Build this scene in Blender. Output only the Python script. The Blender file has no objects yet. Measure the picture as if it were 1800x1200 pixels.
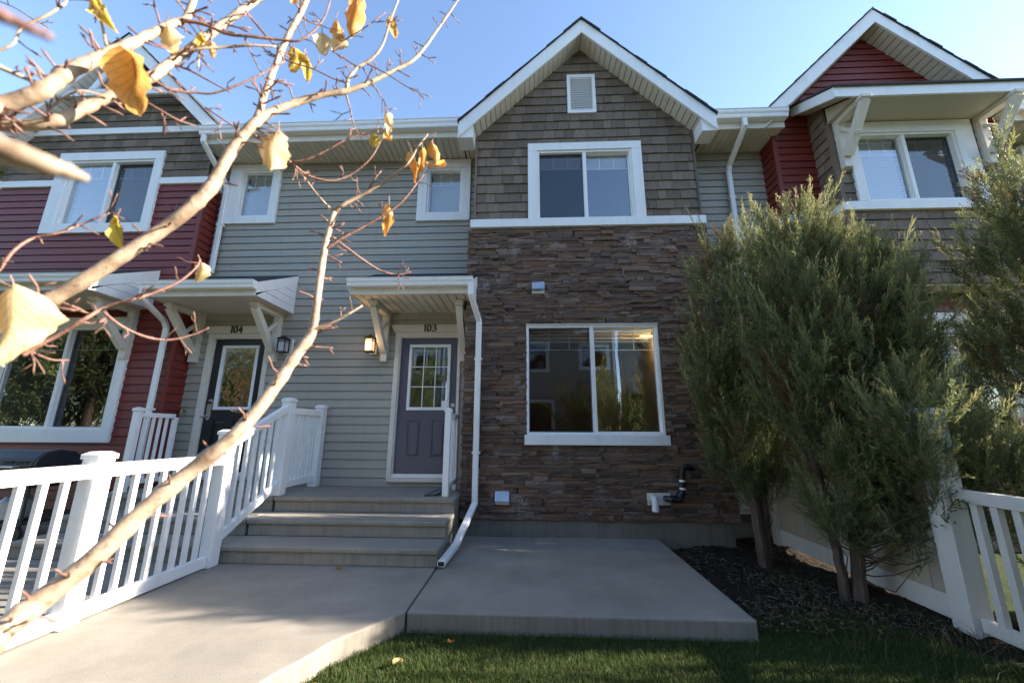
import bpy, bmesh, math, random
import numpy as np
from mathutils import Vector, Matrix, Euler
random.seed(7); rng = np.random.default_rng(7)
scene = bpy.context.scene
COL = scene.collection
R = math.radians

# ------------------------------------------------------------------ camera
F_PX = 690.0                      # focal length in pixels of the 1800 px wide photograph
CAM_Z = 1.25
PITCH, YAW, ROLL = R(13.05), R(2.63), R(.262)
fwd = Vector((-math.sin(YAW)*math.cos(PITCH), math.cos(YAW)*math.cos(PITCH), math.sin(PITCH)))
r0 = Vector((math.cos(YAW), math.sin(YAW), 0)); u0_ = r0.cross(fwd)
right = r0*math.cos(ROLL) + u0_*math.sin(ROLL)
upv = u0_*math.cos(ROLL) - r0*math.sin(ROLL)
cam_d = bpy.data.cameras.new('camera'); cam = bpy.data.objects.new('camera', cam_d); COL.objects.link(cam)
m3 = Matrix((right, upv, -fwd)).transposed()
cam.matrix_world = Matrix.Translation((0, 0, CAM_Z)) @ m3.to_4x4()
cam_d.sensor_width = 36.0; cam_d.lens = F_PX/1800*36; cam_d.clip_start = .02; cam_d.clip_end = 3000
cam_d.dof.use_dof = True; cam_d.dof.focus_distance = 5.0; cam_d.dof.aperture_fstop = 4.0
scene.camera = cam

def at(x, y, d):                  # photo pixel at distance d in front of the camera
    return Vector((0, 0, CAM_Z)) + (fwd + right*((x-900)/F_PX) + upv*((600-y)/F_PX))*d

# ------------------------------------------------------------------ sky and sun
SUN_AZ_BEHIND, SUN_EL = R(2.0), R(26)      # sun far to the right, a little behind the facade
sdir = Vector((math.cos(SUN_AZ_BEHIND)*math.cos(SUN_EL), math.sin(SUN_AZ_BEHIND)*math.cos(SUN_EL), math.sin(SUN_EL)))
world = bpy.data.worlds.new('World'); scene.world = world; world.use_nodes = True
wn = world.node_tree.nodes; wl = world.node_tree.links
bg = wn['Background']; sky = wn.new('ShaderNodeTexSky'); sky.sky_type = 'NISHITA'; sky.sun_disc = False
sky.sun_elevation = SUN_EL; sky.sun_rotation = math.atan2(sdir.x, sdir.y)
sky.air_density = 1.0; sky.dust_density = .5; sky.ozone_density = 1.6; sky.altitude = 650
wl.new(sky.outputs[0], bg.inputs[0]); bg.inputs[1].default_value = .108
sun_d = bpy.data.lights.new('sun', 'SUN'); sun_d.energy = 5.0; sun_d.angle = R(.53); sun_d.color = (1, .90, .77)
sun = bpy.data.objects.new('sun', sun_d); COL.objects.link(sun)
sun.rotation_euler = sdir.to_track_quat('Z', 'Y').to_euler(); sun.location = (12, 2, 9)
vs = scene.view_settings; vs.view_transform = 'Standard'; vs.look = 'None'; vs.gamma = 1; vs.exposure = 2.08
vs.use_curve_mapping = False
scene.cycles.max_bounces = 8; scene.cycles.transparent_max_bounces = 16

# ------------------------------------------------------------------ materials
def nt(name):
    m = bpy.data.materials.new(name); m.use_nodes = True
    return m, m.node_tree.nodes, m.node_tree.links, m.node_tree.nodes['Principled BSDF']
def mixc(N, L, a, b, fac, mode='MIX'):
    n = N.new('ShaderNodeMix'); n.data_type = 'RGBA'; n.blend_type = mode
    for s, v in ((6, a), (7, b), (0, fac)):
        if hasattr(v, 'is_output'): L.new(v, n.inputs[s])
        elif s == 0: n.inputs[0].default_value = v
        else: n.inputs[s].default_value = (*v, 1) if len(v) == 3 else v
    return n.outputs[2]
def ramp(N, L, src, lo, hi, c0=(0, 0, 0), c1=(1, 1, 1)):
    r = N.new('ShaderNodeValToRGB'); L.new(src, r.inputs[0])
    r.color_ramp.elements[0].position = lo; r.color_ramp.elements[1].position = hi
    r.color_ramp.elements[0].color = (*c0, 1); r.color_ramp.elements[1].color = (*c1, 1)
    return r.outputs[0]
def coords(N, L, scale=(1, 1, 1), kind='pos'):
    mp = N.new('ShaderNodeMapping'); mp.inputs['Scale'].default_value = scale
    if kind == 'pos': g = N.new('ShaderNodeNewGeometry'); L.new(g.outputs['Position'], mp.inputs[0])
    else: g = N.new('ShaderNodeTexCoord'); L.new(g.outputs['Object'], mp.inputs[0])
    return mp.outputs[0]
def noise(N, L, vec, scale, detail=4, rough=.6):
    n = N.new('ShaderNodeTexNoise'); n.inputs['Scale'].default_value = scale
    n.inputs['Detail'].default_value = detail; n.inputs['Roughness'].default_value = rough
    L.new(vec, n.inputs['Vector']); return n.outputs[0]
def bump(N, L, B, h, strength=.3, dist=.01):
    b = N.new('ShaderNodeBump'); b.inputs['Strength'].default_value = strength; b.inputs['Distance'].default_value = dist
    L.new(h, b.inputs['Height']); L.new(b.outputs[0], B.inputs['Normal'])
def rnd(N, L):                     # one number for each piece, whether it is an object or an island
    o = N.new('ShaderNodeObjectInfo'); g = N.new('ShaderNodeNewGeometry')
    a = N.new('ShaderNodeMath'); a.operation = 'ADD'; L.new(o.outputs['Random'], a.inputs[0]); L.new(g.outputs['Random Per Island'], a.inputs[1])
    f = N.new('ShaderNodeMath'); f.operation = 'FRACT'; L.new(a.outputs[0], f.inputs[0]); return f.outputs[0]
def plain(name, c, rough=.5, var=.12, scale=3, fine=40, metal=0, bstr=.08, spec=.5, stretch=(1, 1, 1), piece=0.0, dirt=None):
    m, N, L, B = nt(name)
    v = coords(N, L, stretch)
    n1 = noise(N, L, v, scale); n2 = noise(N, L, v, fine, 3)
    lo = tuple(x*(1-var) for x in c); hi = tuple(min(1, x*(1+var)) for x in c)
    col = mixc(N, L, lo, hi, ramp(N, L, n1, .3, .7))
    col = mixc(N, L, col, tuple(x*(1-var*.8) for x in c), ramp(N, L, n2, .55, .8))
    if dirt:
        d = noise(N, L, coords(N, L, (9, 9, 1.2)), 1.3, 5, .7)
        col = mixc(N, L, col, dirt, ramp(N, L, d, .5, .85, (0, 0, 0), (.55, .55, .55)))
    if piece:
        r = rnd(N, L); k = ramp(N, L, r, 0, 1, (1-piece,)*3, (1+piece,)*3)
        col = mixc(N, L, col, k, 1.0, 'MULTIPLY')
    L.new(col, B.inputs['Base Color']); B.inputs['Roughness'].default_value = rough
    B.inputs['Metallic'].default_value = metal; B.inputs['Specular IOR Level'].default_value = spec
    if bstr: bump(N, L, B, n2, bstr, .004)
    return m
M = {}
M['grey'] = plain('vinyl_grey', (.345, .325, .275), .55, .06, 1.2, 60, stretch=(.6, .6, 9), piece=.05, dirt=(.26, .245, .208), bstr=.05)
M['red'] = plain('vinyl_red', (.168, .022, .015), .5, .08, 1.2, 60, stretch=(.6, .6, 9), piece=.06, dirt=(.135, .020, .014), bstr=.05)
M['shake'] = plain('shake_brown', (.180, .138, .104), .75, .22, 5, 30, stretch=(14, 14, 1.0), piece=.22, dirt=(.125, .096, .073), bstr=.5, spec=.2)
M['backing'] = plain('backing_dark', (.045, .04, .036), .9, .1)
M['white'] = plain('white_trim', (.79, .79, .78), .42, .035, 1.5, 50, dirt=(.58, .565, .53), bstr=.03)
M['vinyl'] = plain('white_vinyl', (.80, .80, .79), .38, .03, 2, 45, dirt=(.60, .58, .54), bstr=.02)
M['cream'] = plain('cream_soffit', (.60, .55, .46), .55, .05, 2, 60, piece=.04, bstr=.04)
M['ctrim'] = plain('cream_trim', (.66, .62, .54), .5, .05, 2, 40, dirt=(.55, .51, .44), bstr=.05)
M['shingle'] = plain('asphalt_shingle', (.035, .035, .038), .9, .35, 8, 120, bstr=.6)
M['purple'] = plain('door_purple', (.082, .078, .112), .42, .04, 2, 70, bstr=.05)
M['black'] = plain('black_paint', (.012, .013, .018), .32, .1, 2, 50, bstr=.03)
M['iron'] = plain('black_iron', (.018, .017, .016), .45, .2, 5, 60)
M['steel'] = plain('brushed_steel', (.55, .55, .54), .3, .06, 2, 90, metal=1)
M['galv'] = plain('galvanised', (.42, .47, .52), .42, .12, 6, 60, metal=.6)
M['gold'] = plain('brass', (.50, .36, .12), .35, .1, 2, 40, metal=1)
M['blind'] = plain('blind_white', (.86, .87, .88), .5, .02, 2, 30, bstr=0)
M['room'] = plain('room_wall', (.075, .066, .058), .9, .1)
M['warmroom'] = plain('warm_room_wall', (.36, .20, .07), .9, .2)
M['pvc_white'] = plain('white_pipe', (.76, .76, .75), .35, .04)
M['pvc_black'] = plain('black_pipe', (.010, .010, .012), .3, .1)
M['fwhite_shaded'] = plain('fence_white_shaded', (.62, .60, .56), .45, .05, 2, 45, dirt=(.46, .43, .38), bstr=.03)  # white vinyl darkened for the deep shade there, plus aged dirt marks
M['tan'] = plain('tan_board', (.42, .36, .285), .5, .05, 2, 40, piece=.05, dirt=(.33, .28, .22))
M['bark_red'] = plain('juniper_bark', (.105, .070, .050), .9, .4, 6, 30, stretch=(6, 6, .8), bstr=1.0)
M['scoop'] = plain('grey_plastic', (.09, .10, .13), .5, .1)
M['paper'] = plain('paper', (.70, .74, .80), .6, .03)

def concrete(name, c, stain):
    m, N, L, B = nt(name); v = coords(N, L)
    a = noise(N, L, v, 1.1, 6, .65); b = noise(N, L, v, 160, 3, .7); d = noise(N, L, v, 7, 5, .6)
    col = mixc(N, L, tuple(x*.74 for x in c), tuple(x*1.12 for x in c), ramp(N, L, a, .34, .66))
    col = mixc(N, L, col, stain, ramp(N, L, d, .52, .8, (0, 0, 0), (.45, .45, .45)))
    col = mixc(N, L, col, tuple(x*.6 for x in c), ramp(N, L, b, .62, .8, (0, 0, 0), (.6, .6, .6)))
    w2 = noise(N, L, v, .55, 3, .5); col = mixc(N, L, col, tuple(x*.66 for x in stain), ramp(N, L, w2, .54, .72, (0, 0, 0), (.5, .5, .5)))
    br = noise(N, L, coords(N, L, (3, 90, 3)), 1.0, 2, .5); col = mixc(N, L, col, tuple(x*.8 for x in c), ramp(N, L, br, .45, .75, (0, 0, 0), (.35, .35, .35)))
    s = noise(N, L, coords(N, L, (16, 16, .7)), 1.5, 4)          # run-down streaks on upright faces
    g = N.new('ShaderNodeNewGeometry'); sx = N.new('ShaderNodeSeparateXYZ'); L.new(g.outputs['Normal'], sx.inputs[0])
    up = N.new('ShaderNodeMath'); up.operation = 'ABSOLUTE'; L.new(sx.outputs[2], up.inputs[0])
    iv = ramp(N, L, up.outputs[0], .2, .5, (1, 1, 1), (0, 0, 0))
    f = N.new('ShaderNodeMath'); f.operation = 'MULTIPLY'; L.new(iv, f.inputs[0]); L.new(ramp(N, L, s, .45, .75, (0, 0, 0), (.5, .5, .5)), f.inputs[1])
    col = mixc(N, L, col, tuple(x*.6 for x in stain), f.outputs[0])
    L.new(col, B.inputs['Base Color']); B.inputs['Roughness'].default_value = .85; B.inputs['Specular IOR Level'].default_value = .25
    bump(N, L, B, b, .6, .005); return m
M['concrete'] = concrete('concrete_slab', (.275, .248, .208), (.205, .18, .145))
M['steps'] = concrete('concrete_steps', (.30, .275, .235), (.215, .192, .158))
M['found'] = concrete('concrete_foundation', (.20, .185, .155), (.14, .125, .10))

def stone_mat():
    m, N, L, B = nt('ledge_stone'); v = coords(N, L); r = rnd(N, L)
    cr = N.new('ShaderNodeValToRGB'); L.new(r, cr.inputs[0]); e = cr.color_ramp.elements; cr.color_ramp.interpolation = 'LINEAR'
    cols = [(.085, .058, .046), (.175, .108, .077), (.125, .08, .061), (.205, .118, .068), (.14, .106, .086), (.105, .07, .055), (.225, .17, .136), (.15, .09, .062), (.08, .058, .047), (.185, .128, .095)]
    e[0].position = 0; e[0].color = (*cols[0], 1); e[1].position = 1; e[1].color = (*cols[-1], 1)
    for i, c in enumerate(cols[1:-1]):
        x = e.new((i+1)/(len(cols)-1)); x.color = (*c, 1)
    st = noise(N, L, coords(N, L, (2, 2, 14)), 4, 6, .7); f = noise(N, L, v, 45, 5, .7)
    col = mixc(N, L, cr.outputs[0], (.045, .036, .033), ramp(N, L, st, .52, .78, (0, 0, 0), (.35, .35, .35)))
    col = mixc(N, L, col, (.22, .13, .075), ramp(N, L, noise(N, L, v, 3.1, 4), .58, .8, (0, 0, 0), (.45, .45, .45)))
    salt = noise(N, L, v, 1.9, 7, .75)
    k = N.new('ShaderNodeMath'); k.operation = 'MULTIPLY'; L.new(ramp(N, L, salt, .56, .68), k.inputs[0]); L.new(ramp(N, L, f, .40, .62), k.inputs[1])
    col = mixc(N, L, col, (.36, .35, .34), k.outputs[0])
    L.new(col, B.inputs['Base Color']); B.inputs['Roughness'].default_value = .85; B.inputs['Specular IOR Level'].default_value = .25
    bump(N, L, B, f, .9, .010); return m
M['stone'] = stone_mat()

def soffit_perf():
    m, N, L, B = nt('perforated_soffit'); v = coords(N, L)
    vo = N.new('ShaderNodeTexVoronoi'); vo.inputs['Scale'].default_value = 70; vo.inputs['Randomness'].default_value = .12; L.new(v, vo.inputs['Vector'])
    col = mixc(N, L, (.20, .18, .15), (.57, .52, .43), ramp(N, L, vo.outputs['Distance'], .18, .32))
    L.new(col, B.inputs['Base Color']); B.inputs['Roughness'].default_value = .55; return m
M['perf'] = soffit_perf()

def glass_mat(name, tint=(.93, .96, .97), base=.06, gain=1.7, wave=.02):
    m = bpy.data.materials.new(name); m.use_nodes = True; N = m.node_tree.nodes; L = m.node_tree.links
    N.remove(N['Principled BSDF']); out = N['Material Output']
    t = N.new('ShaderNodeBsdfTransparent'); t.inputs[0].default_value = (*tint, 1)
    g = N.new('ShaderNodeBsdfGlossy'); g.inputs['Roughness'].default_value = .012; g.inputs[0].default_value = (.95, .97, 1, 1)
    v = coords(N, L); nz = noise(N, L, v, 1.3 if wave < .1 else 4, 2); b = N.new('ShaderNodeBump'); b.inputs['Strength'].default_value = wave; b.inputs['Distance'].default_value = .05
    L.new(nz, b.inputs['Height']); L.new(b.outputs[0], g.inputs['Normal'])
    fr = N.new('ShaderNodeFresnel'); gm = N.new('ShaderNodeNewGeometry')
    io = N.new('ShaderNodeMath'); io.operation = 'MULTIPLY_ADD'; io.inputs[1].default_value = 1/1.52-1.52; io.inputs[2].default_value = 1.52   # thin pane: the same reflection from both sides
    L.new(gm.outputs['Backfacing'], io.inputs[0]); L.new(io.outputs[0], fr.inputs[0])
    a = N.new('ShaderNodeMath'); a.operation = 'MULTIPLY_ADD'; a.inputs[1].default_value = gain; a.inputs[2].default_value = base; a.use_clamp = True
    L.new(fr.outputs[0], a.inputs[0]); mx = N.new('ShaderNodeMixShader'); L.new(a.outputs[0], mx.inputs[0])
    L.new(t.outputs[0], mx.inputs[1]); L.new(g.outputs[0], mx.inputs[2]); L.new(mx.outputs[0], out.inputs[0]); return m
M['glass'] = glass_mat('window_glass')
M['glass_tint'] = glass_mat('screened_glass', (.66, .67, .69), .02, 1.0)
M['glass_refl'] = glass_mat('door_glass', (.55, .56, .58), .34, 1.2, .16)

def emis(name, c, s, base=(.8, .6, .35)):
    m, N, L, B = nt(name); B.inputs['Base Color'].default_value = (*base, 1)
    B.inputs['Emission Color'].default_value = (*c, 1); B.inputs['Emission Strength'].default_value = s; return m
M['lampglow'] = emis('lit_lamp_glass', (1, .60, .26), .30)
M['lampoff'] = plain('unlit_lamp_glass', (.42, .45, .50), .25, .04)

def foliage_mat(name, trans=.35, use='Col'):
    m = bpy.data.materials.new(name); m.use_nodes = True; N = m.node_tree.nodes; L = m.node_tree.links
    N.remove(N['Principled BSDF']); out = N['Material Output']
    a = N.new('ShaderNodeAttribute'); a.attribute_name = use
    d = N.new('ShaderNodeBsdfPrincipled'); d.inputs['Roughness'].default_value = .6; d.inputs['Specular IOR Level'].default_value = .3
    t = N.new('ShaderNodeBsdfTranslucent'); L.new(a.outputs[0], d.inputs['Base Color']); L.new(a.outputs[0], t.inputs[0])
    mx = N.new('ShaderNodeMixShader'); mx.inputs[0].default_value = trans
    L.new(d.outputs[0], mx.inputs[1]); L.new(t.outputs[0], mx.inputs[2]); L.new(mx.outputs[0], out.inputs[0]); return m
M['foliage'] = foliage_mat('juniper_foliage', .3)
M['grassblade'] = foliage_mat('grass_blade', .35)

def leaf_mat(name, c, c2):
    m = bpy.data.materials.new(name); m.use_nodes = True; N = m.node_tree.nodes; L = m.node_tree.links
    N.remove(N['Principled BSDF']); out = N['Material Output']
    v = coords(N, L, (1, 1, 1), 'obj'); n = noise(N, L, v, 28, 4, .6)
    col = mixc(N, L, c, c2, ramp(N, L, n, .35, .68))
    uv = N.new('ShaderNodeUVMap'); sx = N.new('ShaderNodeSeparateXYZ'); L.new(uv.outputs[0], sx.inputs[0])
    def mth(op, a, b=None):
        q = N.new('ShaderNodeMath'); q.operation = op
        for k, x in enumerate((a, b)):
            if x is None: continue
            if hasattr(x, 'is_output'): L.new(x, q.inputs[k])
            else: q.inputs[k].default_value = x
        return q.outputs[0]
    au = mth('ABSOLUTE', sx.outputs[0]); ph = mth('SUBTRACT', mth('MULTIPLY', sx.outputs[1], 8.0), mth('MULTIPLY', au, 3.0))
    side = mth('ABSOLUTE', mth('SUBTRACT', mth('FRACT', ph), .5)); vein = mth('MINIMUM', side, mth('MULTIPLY', au, 2.2))
    col = mixc(N, L, tuple(min(1, x*.72) for x in c2), col, ramp(N, L, vein, .02, .10))
    w = noise(N, L, v, 120, 3); col = mixc(N, L, col, tuple(x*.45 for x in c2), ramp(N, L, w, .62, .78, (0, 0, 0), (.7, .7, .7)))
    d = N.new('ShaderNodeBsdfPrincipled'); d.inputs['Roughness'].default_value = .55; t = N.new('ShaderNodeBsdfTranslucent')
    L.new(col, d.inputs['Base Color']); L.new(col, t.inputs[0])
    mx = N.new('ShaderNodeMixShader'); mx.inputs[0].default_value = .55
    L.new(d.outputs[0], mx.inputs[1]); L.new(t.outputs[0], mx.inputs[2]); L.new(mx.outputs[0], out.inputs[0]); return m
M['leaf_cream'] = leaf_mat('leaf_cream', (.90, .78, .52), (.80, .56, .24))
M['leaf_orange'] = leaf_mat('leaf_orange', (.86, .56, .20), (.70, .34, .07))
M['leaf_yellow'] = leaf_mat('leaf_yellow', (.82, .64, .12), (.66, .46, .07))

def branch_mat():
    m, N, L, B = nt('tree_bark'); v = coords(N, L)
    a = noise(N, L, v, 30, 6, .7); b = noise(N, L, v, 75, 5, .75)
    col = mixc(N, L, (.22, .145, .092), (.50, .385, .275), ramp(N, L, a, .35, .65))
    col = mixc(N, L, col, (.085, .06, .042), ramp(N, L, b, .56, .70, (0, 0, 0), (.85, .85, .85)))
    L.new(col, B.inputs['Base Color']); B.inputs['Roughness'].default_value = .6; bump(N, L, B, b, .5, .002); return m
M['branch'] = branch_mat()
M['twig'] = plain('twig_bark', (.22, .115, .085), .55, .35, 40, 160, bstr=.4)

def ground_mat(name, cs, s1, s2, bs=1.0):
    m, N, L, B = nt(name); v = coords(N, L); a = noise(N, L, v, s1, 6, .7); b = noise(N, L, v, s2, 5, .75)
    col = mixc(N, L, cs[0], cs[1], ramp(N, L, a, .35, .65)); col = mixc(N, L, col, cs[2], ramp(N, L, b, .5, .75))
    L.new(col, B.inputs['Base Color']); B.inputs['Roughness'].default_value = .95; B.inputs['Specular IOR Level'].default_value = .1
    bump(N, L, B, b, bs, .03); return m
M['lawn'] = ground_mat('lawn_ground', [(.030, .048, .014), (.055, .075, .024), (.04, .033, .018)], 2.5, 60)
M['soil'] = ground_mat('dark_soil', [(.024, .018, .013), (.046, .033, .023), (.080, .058, .040)], 6, 55)

# ------------------------------------------------------------------ builders
def lab(o, label=None, cat=None, group=None, kind=None):
    if label: o['label'] = label
    if cat: o['category'] = cat
    if group: o['group'] = group
    if kind: o['kind'] = kind
    return o
def empty(name, loc=(0, 0, 0), parent=None):
    o = bpy.data.objects.new(name, None); o.empty_display_size = .1; COL.objects.link(o); o.location = loc
    if parent: o.parent = parent
    return o
def wpos(o):
    p = Vector(o.location)
    while o.parent: o = o.parent; p += Vector(o.location)
    return p
def link(name, me, mat, parent=None, loc=(0, 0, 0)):
    if mat is not None and not me.materials: me.materials.append(mat)
    o = bpy.data.objects.new(name, me); COL.objects.link(o)
    o.location = Vector(loc)
    if parent: o.parent = parent; o.location = Vector(loc) - wpos(parent)
    return o
def mesh(name, V, Fc, mat, parent=None, smooth=False):
    c = sum((Vector(v) for v in V), Vector())/len(V)
    me = bpy.data.meshes.new(name); me.from_pydata([tuple(Vector(v)-c) for v in V], [], Fc); me.update()
    if smooth: me.shade_smooth()
    return link(name, me, mat, parent, c)
BOXF = [(0, 3, 2, 1), (4, 5, 6, 7), (0, 1, 5, 4), (1, 2, 6, 5), (2, 3, 7, 6), (3, 0, 4, 7)]
def boxv(x0, x1, y0, y1, z0, z1):
    return [(x0, y0, z0), (x1, y0, z0), (x1, y1, z0), (x0, y1, z0), (x0, y0, z1), (x1, y0, z1), (x1, y1, z1), (x0, y1, z1)]
class MB:                          # collects shapes of ONE part
    def __init__(s): s.v = []; s.f = []
    def add(s, V, Fc):
        k = len(s.v); s.v += [tuple(v) for v in V]; s.f += [tuple(i+k for i in f) for f in Fc]; return s
    def box(s, *a): return s.add(boxv(*a), BOXF)
    def prism(s, poly, d, axis='x', a0=0.0):      # poly in the two other axes, extruded from a0 to a0+d
        n = len(poly); V = []
        for q in (a0, a0+d):
            for p in poly: V.append((q, p[0], p[1]) if axis == 'x' else (p[0], q, p[1]) if axis == 'y' else (p[0], p[1], q))
        Fc = [tuple(range(n)), tuple(range(2*n-1, n-1, -1))] + [(i, i+n, (i+1) % n+n, (i+1) % n) for i in range(n)]
        return s.add(V, Fc)
    def tube(s, pts, rad, n=8, cap=True):
        pts = [Vector(p) for p in pts]; rad = rad if hasattr(rad, '__len__') else [rad]*len(pts)
        t0 = (pts[1]-pts[0]).normalized(); a = t0.orthogonal().normalized(); V = []
        for i, p in enumerate(pts):
            t = ((pts[min(i+1, len(pts)-1)]-pts[max(i-1, 0)])).normalized()
            a = (a - t*a.dot(t)).normalized(); b = t.cross(a)
            V += [p+(a*math.cos(2*math.pi*k/n)+b*math.sin(2*math.pi*k/n))*rad[i] for k in range(n)]
        Fc = [(i*n+k, i*n+(k+1) % n, (i+1)*n+(k+1) % n, (i+1)*n+k) for i in range(len(pts)-1) for k in range(n)]
        if cap: Fc += [tuple(range(n-1, -1, -1)), tuple(range((len(pts)-1)*n, len(pts)*n))]
        return s.add(V, Fc)
    def rect(s, pts, w, d, side=(1, 0, 0)):       # rectangular pipe, w along side
        pts = [Vector(p) for p in pts]; S = Vector(side); V = []
        for i, p in enumerate(pts):
            ta = (pts[i]-pts[i-1]).normalized() if i else (pts[1]-pts[0]).normalized()
            tb = (pts[i+1]-pts[i]).normalized() if i+1 < len(pts) else ta
            t = (ta+tb).normalized(); a = (S-t*S.dot(t)).normalized(); b = t.cross(a); k = 1/max(.5, t.dot(ta))
            e = min(w, d)*.18
            for (x, y) in ((-w/2+e, -d/2), (w/2-e, -d/2), (w/2, -d/2+e), (w/2, d/2-e), (w/2-e, d/2), (-w/2+e, d/2), (-w/2, d/2-e), (-w/2, -d/2+e)):
                V.append(p+a*x+b*y*k)
        n = 8
        Fc = [(i*n+q, i*n+(q+1) % n, (i+1)*n+(q+1) % n, (i+1)*n+q) for i in range(len(pts)-1) for q in range(n)]
        return s.add(V, Fc + [tuple(range(n-1, -1, -1)), tuple(range((len(pts)-1)*n, len(pts)*n))])
    def build(s, name, mat, parent=None, bevel=0, smooth=False):
        o = mesh(name, s.v, s.f, mat, parent, smooth)
        bm = bmesh.new(); bm.from_mesh(o.data); bmesh.ops.recalc_face_normals(bm, faces=bm.faces)
        if bevel: bmesh.ops.bevel(bm, geom=[e for e in bm.edges if len(e.link_faces) == 2 and e.calc_face_angle(0) > .6], offset=bevel, segments=2, profile=.5, affect='EDGES', clamp_overlap=True)
        bm.to_mesh(o.data); bm.free(); return o
def box(name, a, mat, parent=None, bevel=0): return MB().box(*a).build(name, mat, parent, bevel)

def subtract(r, holes):            # rectangle (u0,u1,z0,z1) minus holes -> rectangles
    out = [r]
    for h in holes:
        nx = []
        for (a, b, c, d) in out:
            if h[0] >= b or h[1] <= a or h[2] >= d or h[3] <= c: nx.append((a, b, c, d)); continue
            if h[0] > a: nx.append((a, h[0], c, d))
            if h[1] < b: nx.append((h[1], b, c, d))
            m0, m1 = max(a, h[0]), min(b, h[1])
            if h[2] > c: nx.append((m0, m1, c, h[2]))
            if h[3] < d: nx.append((m0, m1, h[3], d))
        out = nx
    return [q for q in out if q[1]-q[0] > .004 and q[3]-q[2] > .004]
class Frame:                       # a wall plane: u along the wall, n out of it
    def __init__(s, o, u, n): s.o, s.u, s.n = Vector(o), Vector(u), Vector(n)
    def p(s, u, z, n): q = s.o+s.u*u+s.n*n; return Vector((q.x, q.y, z))
def front(y): return Frame((0, y, 0), (1, 0, 0), (0, -1, 0))
def trap(fr, prof, L0, R0, L1, R1, za, zb):     # a strip with profile [(z,n)...] whose ends run from L0..L1, R0..R1
    V = []; k = len(prof); nb = -.012
    for (z, n) in prof:
        t = (z-za)/max(1e-6, zb-za); V += [fr.p(L0+(L1-L0)*t, z, n), fr.p(R0+(R1-R0)*t, z, n)]
    V += [fr.p(L0, za, nb), fr.p(R0, za, nb), fr.p(L1, zb, nb), fr.p(R1, zb, nb)]
    Fc = [(2*i, 2*i+1, 2*i+3, 2*i+2) for i in range(k-1)]
    b = 2*k
    Fc += [(b, b+1, 1, 0), (2*k-2, 2*k-1, b+3, b+2), (b+1, b, b+2, b+3)]
    Fc += [tuple([b]+[2*i for i in range(k)]+[b+2]), tuple([b+1]+[2*i+1 for i in range(k)]+[b+3])]
    return V, Fc
def clipprof(prof, za, zb):
    f = lambda z: next((p[1]+(q[1]-p[1])*(z-p[0])/max(1e-9, q[0]-p[0]) for p, q in zip(prof, prof[1:]) if p[0] <= z <= q[0]), prof[-1][1])
    return [(za, f(za))]+[p for p in prof if za+1e-4 < p[0] < zb-1e-4]+[(zb, f(zb))]
def siding(fr, u0, u1, z0, z1, holes, mat, parent, row=.1225, lim=None, name='siding_board', zref=0.0):
    k = math.floor((z0-zref)/row); z = zref+k*row
    while z < z1-.005:
        a, b = max(z, z0), min(z+row, z1)
        prof = [(z, .019), (z+row*.5, .013), (z+row-.013, .007), (z+row-.011, -.004), (z+row+.001, -.004)]
        rects = []
        for (p, q, c, d) in subtract((u0, u1, a, b), holes):
            if q-p > 2.2:
                m_ = random.uniform(p+.5, q-.5); rects += [(p, m_-.0012, c, d), (m_+.0012, q, c, d)]
            else: rects.append((p, q, c, d))
        for (p, q, c, d) in rects:
            L0 = L1 = p; R0 = R1 = q
            if lim:
                l0, r0 = lim(c); l1, r1 = lim(d); L0, R0, L1, R1 = max(p, l0), min(q, r0), max(p, l1), min(q, r1)
                if R0-L0 < .01: continue
                if R1 < L1: L1 = R1 = (L1+R1)/2
            V, Fc = trap(fr, clipprof(prof, c, d), L0, R0, L1, R1, c, d)
            MB().add(V, Fc).build(name, mat, parent)
        z += row
def shakes(fr, u0, u1, z0, z1, holes, mat, parent, row=.156, lim=None):
    z = z0; i = 0
    while z < z1-.01:
        b = min(z+row, z1); u = u0-random.random()*.2
        while u < u1:
            w = random.choice((.12, .15, .18, .2, .23, .26)); p, q = max(u, u0)+.0025, min(u+w, u1)-.0025; u += w
            if q-p < .01: continue
            t = random.uniform(-.004, .004); dz = random.uniform(-.004, .003)
            prof = [(z, .028+t), (z+row*.55, .018+t*.6), (z+row-.006, .010), (z+row-.004, -.003), (z+row, -.003)]
            for (a, c, e, f) in subtract((p, q, z, b), holes):
                L0 = L1 = a; R0 = R1 = c
                if lim:
                    l0, r0 = lim(e); l1, r1 = lim(f); L0, R0, L1, R1 = max(a, l0), min(c, r0), max(a, l1), min(c, r1)
                    if R0-L0 < .01: continue
                    if R1 < L1: L1 = R1 = (L1+R1)/2
                V, Fc = trap(fr, clipprof(prof, e, f), L0, R0, L1, R1, e, f)
                for j in range(2): V[j] = V[j]+Vector((0, 0, dz))
                MB().add(V, Fc).build('shake', mat, parent)
        z += row; i += 1
def wall_back(fr, u0, u1, z0, z1, holes, mat, name, parent, th=.12, tri=None):
    mb = MB()
    for (a, b, c, d) in subtract((u0, u1, z0, z1), holes):
        P = [fr.p(u, z, n) for n in (-.013, -th) for (u, z) in ((a, c), (b, c), (b, d), (a, d))]
        mb.add(P, [(0, 1, 2, 3), (7, 6, 5, 4), (0, 4, 5, 1), (1, 5, 6, 2), (2, 6, 7, 3), (3, 7, 4, 0)])
    if tri:                        # gable triangle (uL, uR, apex u, z base, z apex)
        a, b, c, zb, za = tri
        P = [fr.p(u, z, n) for n in (-.013, -th) for (u, z) in ((a, zb), (b, zb), (c, za))]
        mb.add(P, [(0, 1, 2), (5, 4, 3), (0, 3, 4, 1), (1, 4, 5, 2), (2, 5, 3, 0)])
    return mb.build(name, mat, parent)
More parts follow.
